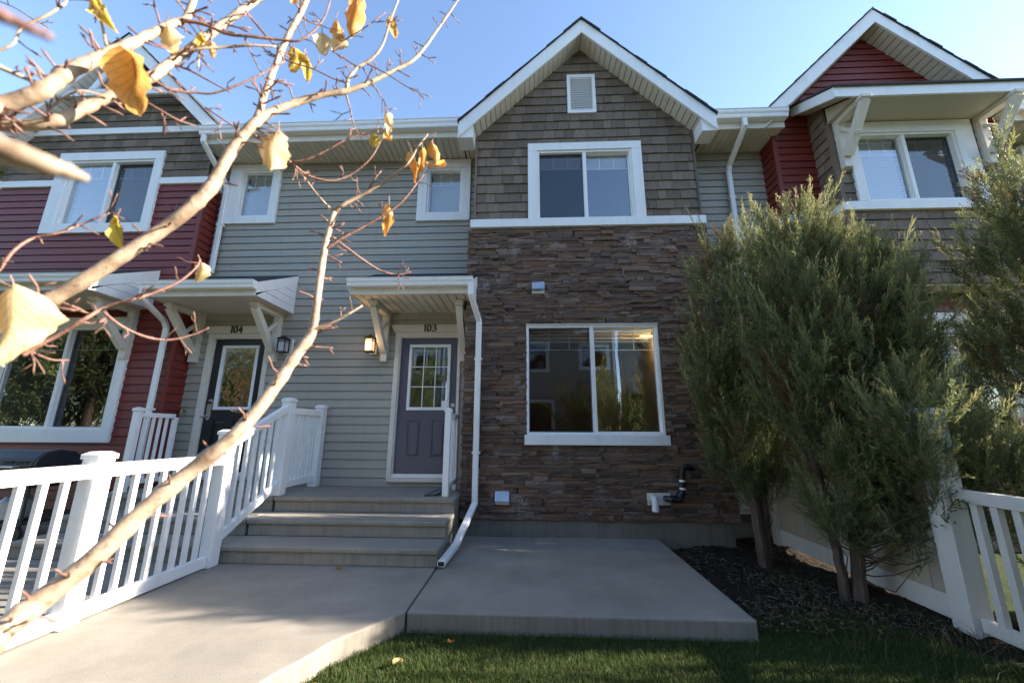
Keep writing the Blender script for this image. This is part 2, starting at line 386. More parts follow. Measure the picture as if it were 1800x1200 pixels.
def fbox(fr, u0, u1, z0, z1, n0, n1, mb=None):
    P = [fr.p(u, z, n) for n in (n1, n0) for (u, z) in ((u0, z0), (u1, z0), (u1, z1), (u0, z1))]
    return (mb or MB()).add(P, [(0, 1, 2, 3), (7, 6, 5, 4), (0, 4, 5, 1), (1, 5, 6, 2), (2, 6, 7, 3), (3, 7, 4, 0)])
# ------------------------------------------------------------------ house components
def window(parent, fr, u0, u1, z0, z1, mull=None, trim=(0, 0, 0, 0), grid=True, blind=False, nf=.012, tint=(False, False), room=None, tmat='white', gz=None, bl_drop=1.0):
    """frame (u0..u1, z0..z1); trim = left, right, top, bottom board widths"""
    fw = .034
    mb = MB()
    for a in ((u0, u1, z0, z0+fw), (u0, u1, z1-fw, z1), (u0, u0+fw, z0+fw, z1-fw), (u1-fw, u1, z0+fw, z1-fw)):
        fbox(fr, *a, -.09, nf, mb)
    w = mb.build('window', M['vinyl'], parent, .003)
    tl, tr, tt, tb = trim; nt_ = nf+.024
    def tb_(a, n1=None):
        if a[1]-a[0] > .02 and a[3]-a[2] > .02: fbox(fr, *a, -.012, n1 or nt_).build('trim_board', M[tmat], w, .003)
    if tt: tb_((u0-tl, u1+tr, z1, z1+tt))
    if tb: tb_((u0-tl, u1+tr, z0-tb, z0))
    if tl: tb_((u0-tl, u0, z0, z1), nt_-.002)
    if tr: tb_((u1, u1+tr, z0, z1), nt_-.002)
    bays = [(u0+fw, u1-fw)]
    if mull:
        fbox(fr, mull-.026, mull+.026, z0+fw, z1-fw, -.07, nf-.004).build('mullion', M['vinyl'], w, .003)
        bays = [(u0+fw, mull-.026), (mull+.026, u1-fw)]
    for i, (a, b) in enumerate(bays):
        za, zb = z0+fw, z1-fw; s = .012; sh = -.022 if i == 0 else -.046
        mb = MB()
        for q in ((a, b, za, za+s), (a, b, zb-s, zb), (a, a+s, za+s, zb-s), (b-s, b, za+s, zb-s)): fbox(fr, *q, sh-.018, sh+.006, mb)
        mb.build('sash', M['vinyl'] if not tint[i] else M['scoop'], w)
        fbox(fr, a+s, b-s, za+s, zb-s, sh-.012, sh-.008).build('pane', M['glass_tint' if tint[i] else 'glass'], w)
        if grid:
            g = MB(); gh = zb-(gz or .24)
            fbox(fr, a+s, b-s, gh-.005, gh+.005, sh-.024, sh-.016, g)
            for k in (1, 2):
                gu = a+(b-a)*k/3; fbox(fr, gu-.005, gu+.005, gh+.005, zb-s, sh-.024, sh-.016, g)
            g.build('grille', M['vinyl'], w)
        if blind:
            bl = MB(); zz = zb-.07; zend = zb-(zb-za)*bl_drop+.01
            fbox(fr, a+.012, b-.012, zb-.045, zb-.006, -.125, -.095, bl)
            while zz > zend:
                P = [fr.p(u, zz+dz, n) for (n, dz) in ((-.098, .011), (-.136, -.010)) for u in (a+.015, b-.015)]
                bl.add(P+[p+Vector((0, 0, .002)) for p in P], [(0, 1, 3, 2), (4, 6, 7, 5), (0, 4, 5, 1), (2, 3, 7, 6), (0, 2, 6, 4), (1, 5, 7, 3)]); zz -= .050
            bl.build('blind', M['blind'], w)
    # the dark room behind
    e = .12; P = [fr.p(u, z, n) for n in (-.125, -2.6) for (u, z) in ((u0-e, z0-e), (u1+e, z0-e), (u1+e, z1+e), (u0-e, z1+e))]
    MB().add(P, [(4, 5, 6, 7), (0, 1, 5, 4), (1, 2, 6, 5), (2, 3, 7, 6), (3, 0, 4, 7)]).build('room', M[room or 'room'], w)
    return w

GUT = [(0, 0), (-.078, 0), (-.084, .010), (-.088, .045), (-.098, .058), (-.104, .070), (-.104, .100), (-.112, .104), (-.112, .110), (0, .110)]
def gutter(parent, x0, x1, y, z, s=1.0):
    return MB().prism([(y+a*s, z+b*s) for a, b in GUT], x1-x0, 'x', x0).build('gutter', M['white'], parent, 0)

def bracket(parent, x, wy, zs, w=.10, reach=.62, drop=.78):
    mb = MB()
    mb.box(x-w/2, x+w/2, wy-.10, wy-.004, zs-drop, zs-.002)                          # leg on the wall
    mb.box(x-w/2+.003, x+w/2-.003, wy-reach, wy-.10, zs-.075, zs-.003)               # arm under the soffit
    p0, p1 = Vector((0, wy-reach+.02, zs-.075)), Vector((0, wy-.105, zs-drop+.16))
    d = (p1-p0).normalized(); nn = Vector((0, d.z, -d.y))*.045
    poly = [p0-nn, p0+nn, p1+nn, p1-nn]
    mb.prism([(q.y, q.z) for q in poly], w*.92, 'x', x-w*.46)                        # long brace
    a0, a1 = Vector((0, wy-.10, zs-.17)), Vector((0, wy-.34, zs-.42)); d = (a1-a0).normalized(); nn = Vector((0, d.z, -d.y))*.022
    poly = [a0-nn, a0+nn, a1+nn, a1-nn]; mb.prism([(q.y, q.z) for q in poly], w*.5, 'x', x-w*.25)
    mb.box(x-w/2-.012, x+w/2+.012, wy-reach-.03, wy-reach+.09, zs-.055, zs-.006)
    return mb.build('bracket', M['ctrim'], parent, .004)

def canopy(parent, x0, x1, wy, zs, rise=.45, depth=.88, ends=(True, True), brackets=(), gut=True, label=None, endmat='white', soff='cream', strips=True, flash=True):
    yf = wy-depth; zt = zs+.19; sl = rise/depth
    mb = MB()                                                                       # shingled roof in lapped courses
    n = 6
    for i in range(n):
        ya, yb = yf-.03+(depth+.03)*i/n, yf-.03+(depth+.03)*(i+1)/n
        za, zb = zt+sl*(ya-yf)+.012, zt+sl*(yb-yf)+.004
        mb.prism([(ya, za-.022), (ya, za+.010), (yb, zb+.012), (yb, zb-.012)], x1-x0+.03, 'x', x0-.015)
    c = mb.build('canopy', M['shingle'], parent)
    if label: c['label'] = label
    e = .03
    box('fascia', (x0+.002, x1-.002, yf+.002, yf+e, zs-.003, zt), M['ctrim'], c, .002)
    if gut: gutter(c, x0-.02, x1+.02, yf, zt-.105, 1.0)
    if strips:
        u = x0+.02
        while u < x1-.02:
            v = min(u+.117, x1-.02)
            MB().prism([(u, zs+.008), (u+.004, zs), (v-.012, zs), (v-.008, zs+.008), (v-.008, zs+.02), (u, zs+.02)], depth-e-.004, 'y', yf+e+.001).build('soffit_panel', M[soff], c); u = v
    else:
        box('soffit_panel', (x0+.02, x1-.02, yf+e+.001, wy-.004, zs, zs+.02), M['perf'], c)
    for k, (xe, on) in enumerate(zip((x0, x1), ends)):
        if not on: continue
        s = -1 if k == 0 else 1
        a0, a1 = (xe-.022, xe) if k == 0 else (xe, xe+.022)
        MB().prism([(yf-.005, zt-.155), (yf-.005, zt+.002), (wy-.006, zt+rise-.002), (wy-.006, zt+rise-.165)], .024, 'x', a0).build('rake_board', M['white'], c, .002)
        # three boards closing the triangle below the rake board
        top = lambda y: zt-.155+sl*(y-yf)
        z = zs+.002; hh = .115
        while z < zs+.19+rise-.2:
            zb = min(z+hh-.006, top(wy-.006)-.002)
            ya = yf+max(0, (z-(zt-.155))/sl)+.012; yb = yf+max(0, (zb-(zt-.155))/sl)+.012
            if wy-.03-ya > .02 and zb-z > .01:
                aa0, aa1 = (xe-.016, xe-.004) if k == 0 else (xe+.004, xe+.016)
                MB().prism([(ya, z), (wy-.03, z), (wy-.03, zb), (min(yb, wy-.03), zb)], aa1-aa0, 'x', aa0).build('end_board', M[endmat], c)
            z += hh
        box('corner_post', ((xe-.02 if k == 0 else xe-.004), (xe+.004 if k == 0 else xe+.02), wy-.03, wy-.006, zs, zs+.19+rise-.17), M[endmat], c)
    for bx in brackets: bracket(c, bx, wy, zs)
    return c

def eave(parent, x0, x1, wy=5.8, zs=5.79, yf=5.26, perf=False, roof=True, name='main_roof'):
    c = MB().prism([(yf-.02, zs+.245), (yf-.02, zs+.262), (wy+4.2, zs+.262+4.76*.5), (wy+4.2, zs+.235+4.76*.5)], x1-x0, 'x', x0).build(name, M['shingle'], parent)
    box('fascia', (x0, x1, yf, yf+.03, zs-.004, zs+.23), M['ctrim'], c, .002)
    gutter(c, x0-.01, x1+.01, yf, zs+.105, 1.25)
    u = x0
    while u < x1-.01:
        v = min(u+.1, x1)
        MB().prism([(u, zs+.008), (u+.004, zs), (v-.012, zs), (v-.008, zs+.008), (v-.008, zs+.02), (u, zs+.02)], wy-yf-.036, 'y', yf+.031).build('soffit_panel', M['cream'], c); u = v
    return c

def gable(parent, cx, apex, half, yf, wy, sl, fh=.25, yb=8.6, soff='cream', zc=None):
    """rake boards whose upper edge peaks at apex; roof above, soffit behind"""
    mb = MB(); n = 14
    for s in (-1, 1):
        for i in range(n):
            a, b = half*i/n, half*(i+1)/n+.02
            za, zb = apex-sl*a, apex-sl*b; j = random.uniform(-.012, .012)
            rim = ((a, za+.004), (b, zb+.012), (b, zb+.034), (a, za+.026))
            P = [(cx+s*e, y, z) for y in (yf-.025+j, yb) for (e, z) in rim]
            mb.add(P, [(0, 1, 2, 3), (7, 6, 5, 4), (0, 4, 5, 1), (1, 5, 6, 2), (2, 6, 7, 3), (3, 7, 4, 0)])
    g = mb.build('gable_roof', M['shingle'], parent)
    for s in (-1, 1):
        z1 = apex-sl*half
        zq = max(z1-fh, zc or -9); xq = (apex-fh-zq)/sl if zc else half-.001
        pts = [(0.001, apex), (half, z1), (half, min(zq, z1-.01)), (min(xq, half-.001), zq), (0.001, apex-fh)]
        P = [(cx+s*a, y, z) for y in (yf, yf+.03) for (a, z) in pts]
        MB().add(P, [(0, 1, 2, 3, 4), (9, 8, 7, 6, 5)]+[(i, i+5, (i+1) % 5+5, (i+1) % 5) for i in range(5)]).build('rake_board', M['white'], g, .002)
        L = half*math.hypot(1, sl); d = Vector((s/math.hypot(1, sl), 0, -sl/math.hypot(1, sl))); nn = Vector((-d.z*s, 0, d.x*s)); nn = nn if nn.z > 0 else -nn
        q = 0.0; o = Vector((cx, 0, apex-fh+.012))
        while q < L-.02:
            r = min(q+.105, L)
            P = [o+d*t+nn*h+Vector((0, y, 0)) for y in (yf+.031, wy-.004) for (t, h) in ((q, .008), (q+.004, 0), (r-.012, 0), (r-.008, .008), (r-.008, .02), (q, .02))]
            MB().add(P, [(0, 1, 2, 3, 4, 5), (11, 10, 9, 8, 7, 6)]+[(i, i+6, (i+1) % 6+6, (i+1) % 6) for i in range(6)]).build('soffit_panel', M[soff], g); q = r
    return g

GLYPH = {'1': [[(.32, 0), (.30, .35), (.33, .7), (.36, 1.0)], [(.36, 1.0), (.28, .93), (.2, .90)]],
         '0': [[(.5+.36*math.cos(t), .5+.5*math.sin(t)) for t in np.linspace(0, 2*math.pi, 25)]],
         '3': [[(.18, .92), (.45, 1.0), (.74, .90), (.72, .68), (.42, .54)], [(.42, .54), (.74, .48), (.86, .24), (.66, .03), (.36, .0), (.14, .12)]],
         '4': [[(.62, 1.0), (.40, .62), (.12, .32)], [(.12, .32), (.5, .34), (.92, .36)], [(.70, .66), (.68, .3), (.62, -.02)]]}
def number(parent, fr, u, z, txt, h=.115, n=.03):
    for ch in txt:
        mb = MB(); wd = h*(.42 if ch == '1' else .72); k = h
        for st in GLYPH[ch]:
            nib = Vector((.105, .05))*h*1.25
            for p, q in zip(st, st[1:]):
                a = Vector((u+p[0]*h*.68, z+p[1]*h)); b = Vector((u+q[0]*h*.68, z+q[1]*h)); e = (b-a).normalized()*.003; a = a-e; b = b+e
                P = [fr.p(c.x, c.y, nn) for nn in (n, n-.012) for c in (a-nib/1.6, a+nib/1.6, b+nib/1.6, b-nib/1.6)]
                mb.add(P, [(0, 1, 2, 3), (7, 6, 5, 4), (0, 4, 5, 1), (1, 5, 6, 2), (2, 6, 7, 3), (3, 7, 4, 0)])
        mb.build('house_number', M['iron'], parent); u += wd+h*.03

def door(parent, fr, s0, s1, z0, z1, mat, txt, numu, cas=(.09, .05), lites=True, hinge='r'):
    c = MB(); ca, cb = s0-cas[0], s1+cas[1]
    fbox(fr, ca, s0-.02, z0-.1, z1+.08, -.05, .035, c); fbox(fr, s1+.02, cb, z0-.1, z1+.08, -.05, .035, c); fbox(fr, s0-.02, s1+.02, z1+.02, z1+.08, -.05, .033, c)
    fbox(fr, s0-.02, s0, z0, z1+.02, -.10, .018, c); fbox(fr, s1, s1+.02, z0, z1+.02, -.10, .018, c); fbox(fr, s0, s1, z1, z1+.02, -.10, .018, c)
    cs = c.build('door_casing', M['ctrim'], parent, .004)
    hb = MB().add([fr.p(u, z, n) for n in (.05, -.01) for (u, z) in ((ca-.02, z1+.081), (cb+.02, z1+.081), (cb+.09, z1+.20), (ca-.08, z1+.20))], [(0, 1, 2, 3), (7, 6, 5, 4), (0, 4, 5, 1), (1, 5, 6, 2), (2, 6, 7, 3), (3, 7, 4, 0)]).build('header_board', M['ctrim'], cs, .003)
    number(cs, fr, numu, z1+.087, txt, .108, .062)
    d = MB()
    g0, g1, h0, h1 = s0+.135, s1-.115, z0+.905, z1-.11
    for r in subtract((s0, s1, z0, z1), [(g0, g1, h0, h1)]+([(s0+.165, s0+.36, z0+.225, z0+.745), (s1-.345, s1-.15, z0+.225, z0+.745)])):
        fbox(fr, *r, -.06, -.02, d)
    for (a, b) in ((s0+.165, s0+.36), (s1-.345, s1-.15)):
        fbox(fr, a, b, z0+.225, z0+.745, -.06, -.034, d)                 # sunk field
        P = []
        for (e, n) in ((.022, -.033), (.045, -.022)):
            P += [fr.p(u, z, n) for (u, z) in ((a+e, z0+.225+e), (b-e, z0+.225+e), (b-e, z0+.745-e), (a+e, z0+.745-e))]
        d.add(P, [(4, 5, 6, 7)]+[(i, (i+1) % 4, (i+1) % 4+4, i+4) for i in range(4)])
    dr = d.build('door', M[mat], parent)
    lf = MB(); t = .035
    for q in ((g0-.01, g1+.01, h0-.01, h0+t), (g0-.01, g1+.01, h1-t, h1+.01), (g0-.01, g0+t, h0+t, h1-t), (g1-t, g1+.01, h0+t, h1-t)): fbox(fr, *q, -.05, -.006, lf)
    lf.build('lite_frame', M['vinyl'], dr, .006)
    fbox(fr, g0+t, g1-t, h0+t, h1-t, -.042, -.036).build('pane', M['glass' if lites else 'glass_refl'], dr)
    if lites:
        mu = MB()
        for k in (1, 2):
            x = g0+t+(g1-g0-2*t)*k/3; fbox(fr, x-.006, x+.006, h0+t, h1-t, -.034, -.022, mu)
            z = h0+t+(h1-h0-2*t)*k/3; fbox(fr, g0+t, g1-t, z-.006, z+.006, -.0335, -.0225, mu)
        mu.build('muntins', M['vinyl'], dr)
        fbox(fr, g1-t-.075, g1-t-.004, h0+t+.002, h0+t+.095, -.0345, -.0335).build('notice', M['paper'], dr)
    if hinge == 'r':
        MB().tube([fr.p(s1-.045, z0+.97, -.02), fr.p(s1-.045, z0+.97, .012)], .028, 14).build('deadbolt', M['steel'], dr)
        MB().tube([fr.p(s1-.045, z0+.85, -.02), fr.p(s1-.045, z0+.85, .03), fr.p(s1-.045, z0+.85, .035), fr.p(s1-.045, z0+.85, .07)], [.03, .012, .03, .024], 14).build('knob', M['steel'], dr)
    else:
        h = MB(); x = s0+.075
        poly = [(x+.036*math.cos(a), (z0+1.02 if math.sin(a) >= 0 else z0+.78)+.036*math.sin(a)) for a in np.linspace(0, 2*math.pi, 25)[:-1]]
        h.prism([(p[0], p[1]) for p in poly], .014, 'y', fr.p(0, 0, -.006).y)
        hd = h.build('lock_plate', M['steel'], dr, .003)
        MB().tube([fr.p(x, z0+1.0, 0), fr.p(x, z0+1.0, .02)], .02, 12).build('lock_dial', M['iron'], dr)
        MB().tube([fr.p(x, z0+.80, .0), fr.p(x, z0+.80, .045), fr.p(x-.055, z0+.79, .05)], [.014, .013, .016], 10).build('handle', M['steel'], dr)
    fbox(fr, s0-.02, s1+.02, z0-.045, z0, -.10, .02).build('kick_strip', M['vinyl'], cs)
    fbox(fr, s0-.04, s1+.04, z0-.10, z0-.046, -.10, .075).build('threshold', M['ctrim'], cs)
    e = .05; P = [fr.p(u, z, n) for n in (-.125, -2.2) for (u, z) in ((s0-e, z0), (s1+e, z0), (s1+e, z1+e), (s0-e, z1+e))]
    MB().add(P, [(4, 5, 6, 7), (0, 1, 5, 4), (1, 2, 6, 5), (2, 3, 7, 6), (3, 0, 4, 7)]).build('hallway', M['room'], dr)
    return dr

def downspout(parent, pts, w=.075, d=.055, side=(1, 0, 0), straps=()):
    o = MB().rect(pts, w, d, side).build('downspout', M['white'], parent)
    for (x, y, z) in straps: box('strap', (x-w/2-.012, x+w/2+.012, y-d/2-.004, y+d/2+.02, z-.014, z+.014), M['white'], o)
    return o

def stones(fr, u0, u1, z0, z1, holes, parent, keep, row=.152):
    L = []; z = z0
    while z < z1-.01:
        zt = min(z+row, z1); u = u0-random.random()*.5
        while u < u1:
            pw = random.uniform(.48, .66); k = random.choice((3, 3, 3, 4)); cuts = sorted(random.uniform(.12, .88) for _ in range(k-1))
            cuts = [i/k+(c-i/k)*.25 for i, c in zip(range(1, k), cuts)]; cz = [z]+[z+(zt-z)*c for c in cuts]+[zt]
            for a, b in zip(cz, cz[1:]):
                x = u+random.uniform(-.05, .03)
                while x < u+pw:
                    w = random.choice((.09, .13, .18, .24, .30, .38)); x1 = min(x+w, u+pw+random.uniform(-.02, .04))
                    for q in subtract((max(x, u0)+.001, min(x1, u1)-.001, a+.001, b-.001), holes):
                        if q[1]-q[0] > .015 and q[3]-q[2] > .008: L.append(q)
                    x = x1
            u += pw
        z = zt
    L.sort(key=lambda q: -(q[1]-q[0])*(q[3]-q[2]))
    rest = MB()
    for i, (a, b, c, d) in enumerate(L):
        n = random.uniform(.012, .045); nx = 4
        P = []
        for j, zz in enumerate((c, (c+d)/2, d)):
            for t in range(nx):
                uu = a+(b-a)*t/(nx-1); e = random.uniform(-.006, .006)
                P.append(fr.p(uu+(random.uniform(-.004, .004) if t in (0, nx-1) else 0), zz+(random.uniform(-.002, .002)), n+e-(.004 if j != 1 else 0)))
        P += [fr.p(a, c, -.012), fr.p(b, c, -.012), fr.p(b, d, -.012), fr.p(a, d, -.012)]
        Fc = [(j*nx+t, j*nx+t+1, (j+1)*nx+t+1, (j+1)*nx+t) for j in range(2) for t in range(nx-1)]
        Fc += [(12, 13, 3, 2, 1, 0), (13, 14, 11, 7, 3), (14, 15, 8, 9, 10, 11), (15, 12, 0, 4, 8)]
        if i < keep: MB().add(P, Fc).build('stone', M['stone'], parent)
        else: rest.add(P, Fc)
    if rest.v:
        o = rest.build('small_stones', M['stone'], parent); o['kind'] = 'stuff'
# ------------------------------------------------------------------ the setting
def struct(o): o['kind'] = 'structure'; return o
GZ = -.13
def sheet(name, poly, z, mat, th=None):
    if th is None: return mesh(name, [(x, y, z) for x, y in poly], [tuple(range(len(poly)))], mat)
    return MB().prism([(x, y) for x, y in poly], th, 'z', z-th).build(name, mat, None, .012)
struct(sheet('lawn_ground', [(-900, -900), (900, -900), (900, 900), (-900, 900)], GZ, M['lawn']))
struct(sheet('patio_slab', [(-.888, 3.13), (1.55, 3.13), (1.55, 5.262), (-.888, 5.262)], 0.0, M['concrete'], .16))
wk = [(-.90, 4.20), (-.90, 3.13), (-1.06, 2.90), (-1.22, 2.69), (-1.275, 2.52), (-1.36, 2.35), (-1.46, 2.0), (-1.5, 1.2), (-1.5, -6), (-4.6, -6), (-4.6, 1.2), (-4.64, 2.0), (-4.75, 2.35), (-4.85, 2.55), (-5.2, 3.13), (-5.2, 4.20)]
struct(sheet('walkway', [(x, y) for x, y in wk], .004, M['concrete'], .16))
struct(sheet('neighbour_patio_slab', [(-7.7, 3.13), (-5.212, 3.13), (-5.212, 5.50), (-7.7, 5.50)], -.004, M['concrete'], .16))
# soil bed beside the patio, a lumpy sheet
def bed_edge(x): return float(np.interp(x, [1.5, 1.8, 2.1, 2.4, 2.6, 2.75, 2.9, 3.1], [3.42, 3.46, 3.5, 3.46, 3.36, 3.15, 2.85, 2.6]))
def bed():
    nx, ny = 46, 60; V = []; x0, x1, y0, y1 = 1.56, 3.75, 2.55, 5.78
    for j in range(ny):
        for i in range(nx):
            x = x0+(x1-x0)*i/(nx-1); y = y0+(y1-y0)*j/(ny-1)
            e = min(1, (x-x0)/.15, (x1-x)/.2, (y-bed_edge(x))/.35)
            V.append((x, y, GZ-.02+(.055+.03*math.sin(x*5+y*3)+random.uniform(-.012, .018))*max(0, e)))
    me = mesh('soil_bed', V, [(j*nx+i, j*nx+i+1, (j+1)*nx+i+1, (j+1)*nx+i) for j in range(ny-1) for i in range(nx-1)], M['soil'], smooth=True)
    return struct(me)
bed()

# ------------------------------------------------------------------ centre townhouse (number 103)
W = front(5.8)
H = lab(empty('townhouse', (.85, 5.3, 0)), 'middle townhouse with brown shake gable above dark stone wall and purple door 103', 'townhouse', 'row of townhouses')
dw1, dw2 = (-4.90, -4.44, 4.82, 5.62), (-1.66, -1.15, 4.79, 5.57)
rec = wall_back(W, -5.42, -.70, .40, 5.9, [(-1.96-.02, -1.09+.02, .572, 2.68), (-4.95, -4.09, .572, 2.68), (-4.98, -4.36, 4.74, 5.68), (-1.72, -1.09, 4.72, 5.63)], M['backing'], 'wall', H)
siding(W, -5.29, -.86, .50, 5.785, [(-2.03, -1.05, .572, 2.85), (-5.0, -4.05, .572, 2.85), (-5.06, -4.30, 4.7, 5.72), (-1.78, -1.03, 4.7, 5.70)], M['grey'], rec, zref=.5)
box('foundation', (-5.4, -.86, 5.83, 6.0, -.3, .5), M['found'], H)
eave(H, -5.28, -.845)
# bump-out: shakes above, ledge stone below
SF = front(5.275)
cx, hw = .845, 1.665
lim = lambda z: (cx-min(hw, max(0, (7.40-z)/.955)), cx+min(hw, max(0, (7.40-z)/.955)))
wv = (.10, 1.59, 4.28, 5.49)
up = wall_back(SF, cx-hw, cx+hw, 4.15, 5.79, [(.13, 1.56, 4.305, 5.47)], M['backing'], 'gable_wall', H, tri=(cx-hw, cx+hw, cx, 5.80, 7.42))
shakes(SF, cx-hw+.03, cx+hw-.03, 4.30, 7.40, [wv, (.62, 1.07, 6.14, 6.87)], M['shake'], up, lim=lim)
for s in (-1, 1): fbox(SF, *(sorted((cx+s*hw, cx+s*(hw-.028)))), 4.30, 5.80, -.012, .034).build('corner_trim', M['shake'], up)
for x in (cx-hw, cx+hw): box('side_wall', (min(x, x+.1 if x < cx else x-.1), max(x, x+.1 if x < cx else x-.1), 5.40, 5.79, 4.15, 5.9), M['shake'], up)
fbox(SF, -.86, 2.535, 4.172, 4.300, -.01, .085).build('band_board', M['white'], H, .004)
window(H, SF, .13, 1.56, 4.302, 5.47, .85, (.14, .15, .125, 0), nf=.03, tint=(True, False), blind=True, bl_drop=.20, gz=.24)
v = fbox(SF, .62, 1.07, 6.14, 6.87, -.012, .02).build('gable_vent', M['white'], H)
for q in ((.62, 1.07, 6.14, 6.195), (.62, 1.07, 6.815, 6.87), (.62, .675, 6.195, 6.815), (1.015, 1.07, 6.195, 6.815)): fbox(SF, *q, .0201, .045).build('vent_frame', M['white'], v, .003)
for k in range(15):
    z = 6.198+k*.0410; P = [SF.p(u, zz, n) for u in (.676, 1.014) for (zz, n) in ((z, .046), (z+.034, .022), (z+.040, .022), (z+.006, .046))]
    MB().add(P, [(0, 1, 2, 3), (7, 6, 5, 4), (0, 4, 5, 1), (1, 5, 6, 2), (2, 6, 7, 3), (3, 7, 4, 0)]).build('louvre', M['white'], v)
gable(H, cx, 7.625, 1.885, 4.95, 5.275, .978)
for (a, b) in ((-1.06, -.83), (2.525, 2.74)): box('eave_return', (a, b, 4.982, 5.262, 5.53, 5.775), M['white'], H, .003)
ST = front(5.262)
sw = wall_back(ST, -.86, 2.52, .20, 4.165, [(-.02, 1.71, 1.23, 2.67)], M['backing'], 'stone_wall', H)
stones(ST, -.885, 2.545, .20, 4.168, [(-.04, 1.735, 1.10, 2.69), (.035, .215, 3.15, 3.325), (-.448, -.263, .37, .525), (1.44, 1.72, .39, .53)], sw, 300)
for x, d in ((-.86, 1), (2.42, 1)): box('side_wall', (x, x+.1, 5.40, 5.79, .2, 4.16), M['stone'], sw)
stones(Frame((-.862, 0, 0), (0, 1, 0), (-1, 0, 0)), 5.25, 5.78, .20, 4.168, [], sw, 0)
box('foundation', (-.85, 2.475, 5.272, 5.8, -.3, .198), M['found'], H)
lw = window(H, ST, -.045, 1.735, 1.222, 2.69, .848, (0, 0, 0, 0), nf=.03, tint=(True, False), room='room', gz=.30, blind=True, bl_drop=.155)
fbox(ST, -.072, 1.772, 1.098, 1.2215, -.01, .072).build('sill', M['white'], lw, .004)
fbox(ST, -.05, 1.742, 2.6905, 2.705, -.01, .05).build('head_flashing', M['ctrim'], lw)
for (a, b, c, d) in ((.035, .215, 3.15, 3.325), (-.448, -.263, .37, .525)):
    vv = fbox(ST, a, b, c, d, -.01, .03).build('wall_vent', M['galv'], H, .003)
    P = [ST.p(u, z, n) for u in (a+.004, b-.004) for (z, n) in ((c+.045, .095), (d-.004, .031), (d+.006, .031), (c+.05, .10))]
    MB().add(P, [(0, 1, 2, 3), (7, 6, 5, 4), (0, 4, 5, 1), (1, 5, 6, 2), (2, 6, 7, 3), (3, 7, 4, 0)]).build('flap', M['galv'], vv)
    fbox(ST, a+.01, b-.01, c+.004, c+.04, .0301, .04).build('vent_lip', M['ctrim'], vv)
pv = fbox(ST, 1.44, 1.72, .39, .53, -.01, .045).build('vent_plate', M['ctrim'], H, .003)
def arc(c, r, a0, a1, ax, n=8): return [Vector(c)+(Vector(ax[0])*math.cos(t)+Vector(ax[1])*math.sin(t))*r for t in np.linspace(a0, a1, n)]
Yp = 5.262
MB().tube([(1.50, Yp-.04, .475), (1.50, Yp-.09, .475)]+arc((1.50, Yp-.09, .425), .05, math.pi/2, 0, ((0, -1, 0), (0, 0, 1)))+[(1.50, Yp-.14, .36)], [.036]*10+[.036], 16).build('white_pipe', M['pvc_white'], pv, smooth=False)
MB().tube([(1.50, Yp-.14, .395), (1.50, Yp-.14, .335)], .042, 16).build('pipe_collar', M['pvc_white'], pv)
bp = MB().tube([(1.66, Yp-.04, .475), (1.66, Yp-.10, .475), (1.70, Yp-.14, .475), (1.79, Yp-.15, .47), (1.825, Yp-.15, .51), (1.835, Yp-.15, .60), (1.845, Yp-.15, .79), (1.865, Yp-.15, .835), (1.91, Yp-.15, .85), (1.985, Yp-.15, .845)], .034, 14).build('black_pipe', M['pvc_black'], pv)
for z in (.60, .69): MB().tube([(1.836+(z-.6)*.05, Yp-.15, z-.012), (1.837+(z-.6)*.05, Yp-.15, z+.012)], .0365, 14).build('pipe_label', M['pvc_white'], bp)
for (p, q) in (((1.79, .50), (1.83, .56)), ((1.842, .73), (1.85, .80)), ((1.90, .852), (1.99, .845))):
    MB().tube([(p[0], Yp-.15, p[1]), (q[0], Yp-.15, q[1])], .042, 14).build('pipe_elbow', M['pvc_black'], bp)
door(H, W, -1.96, -1.09, .67, 2.66, 'purple', '103', -1.62)
canopy(H, -2.42, -.765, 5.8, 3.06, ends=(True, True), brackets=(-2.20, -.985))
downspout(H, [(-.77, 4.86, 3.17), (-.77, 4.86, 3.02), (-.685, 5.12, 2.72), (-.685, 5.12, .40), (-.72, 4.95, .30), (-.80, 4.50, .075), (-.82, 4.38, .06), (-.84, 4.02, .05)], straps=[(-.685, 5.12, 2.2), (-.685, 5.12, 1.0)])
box('downspout_mouth_shade', (-.868, -.812, 4.012, 4.018, .031, .069), M['iron'], H)  # flat black plate: shade inside the open pipe end put in as colour

# ------------------------------------------------------------------ left townhouse (number 104), burgundy
T = lab(empty('townhouse', (-7.0, 5.6, 0)), 'left townhouse of burgundy siding under a grey shake gable, black door 104', 'townhouse', 'row of townhouses')
LF = front(5.5); lc, lh = -7.0, 1.80
lim2 = lambda z: (lc-min(1.93 if z < 6.0 else 9, max(0, (7.82-z)/1.0)), lc+min(1.70, max(0, (7.82-z)/1.0)))
lo = wall_back(LF, -8.93, -5.30, .10, 5.25, [(-7.92, -6.10, 1.25, 2.80), (-7.74, -6.25, 4.50, 5.30)], M['backing'], 'wall', T)
siding(LF, -8.93, -5.335, .20, 5.222, [(-8.02, -6.02, 1.10, 2.93), (-7.90, -6.13, 4.40, 5.34)], M['red'], lo, zref=.2)
RS = Frame((-5.30, 0, 0), (0, 1, 0), (1, 0, 0))
rt = wall_back(RS, 5.50, 5.80, .10, 5.9, [], M['backing'], 'return_wall', T, th=.1)
siding(RS, 5.515, 5.795, .20, 5.222, [], M['red'], rt, zref=.2)
siding(RS, 5.515, 5.795, 5.222, 5.80, [], M['shake'], rt, zref=.2)
MB().box(-5.34, -5.275, 5.475, 5.515, .2, 5.22).build('corner_trim', M['red'], T, .004)
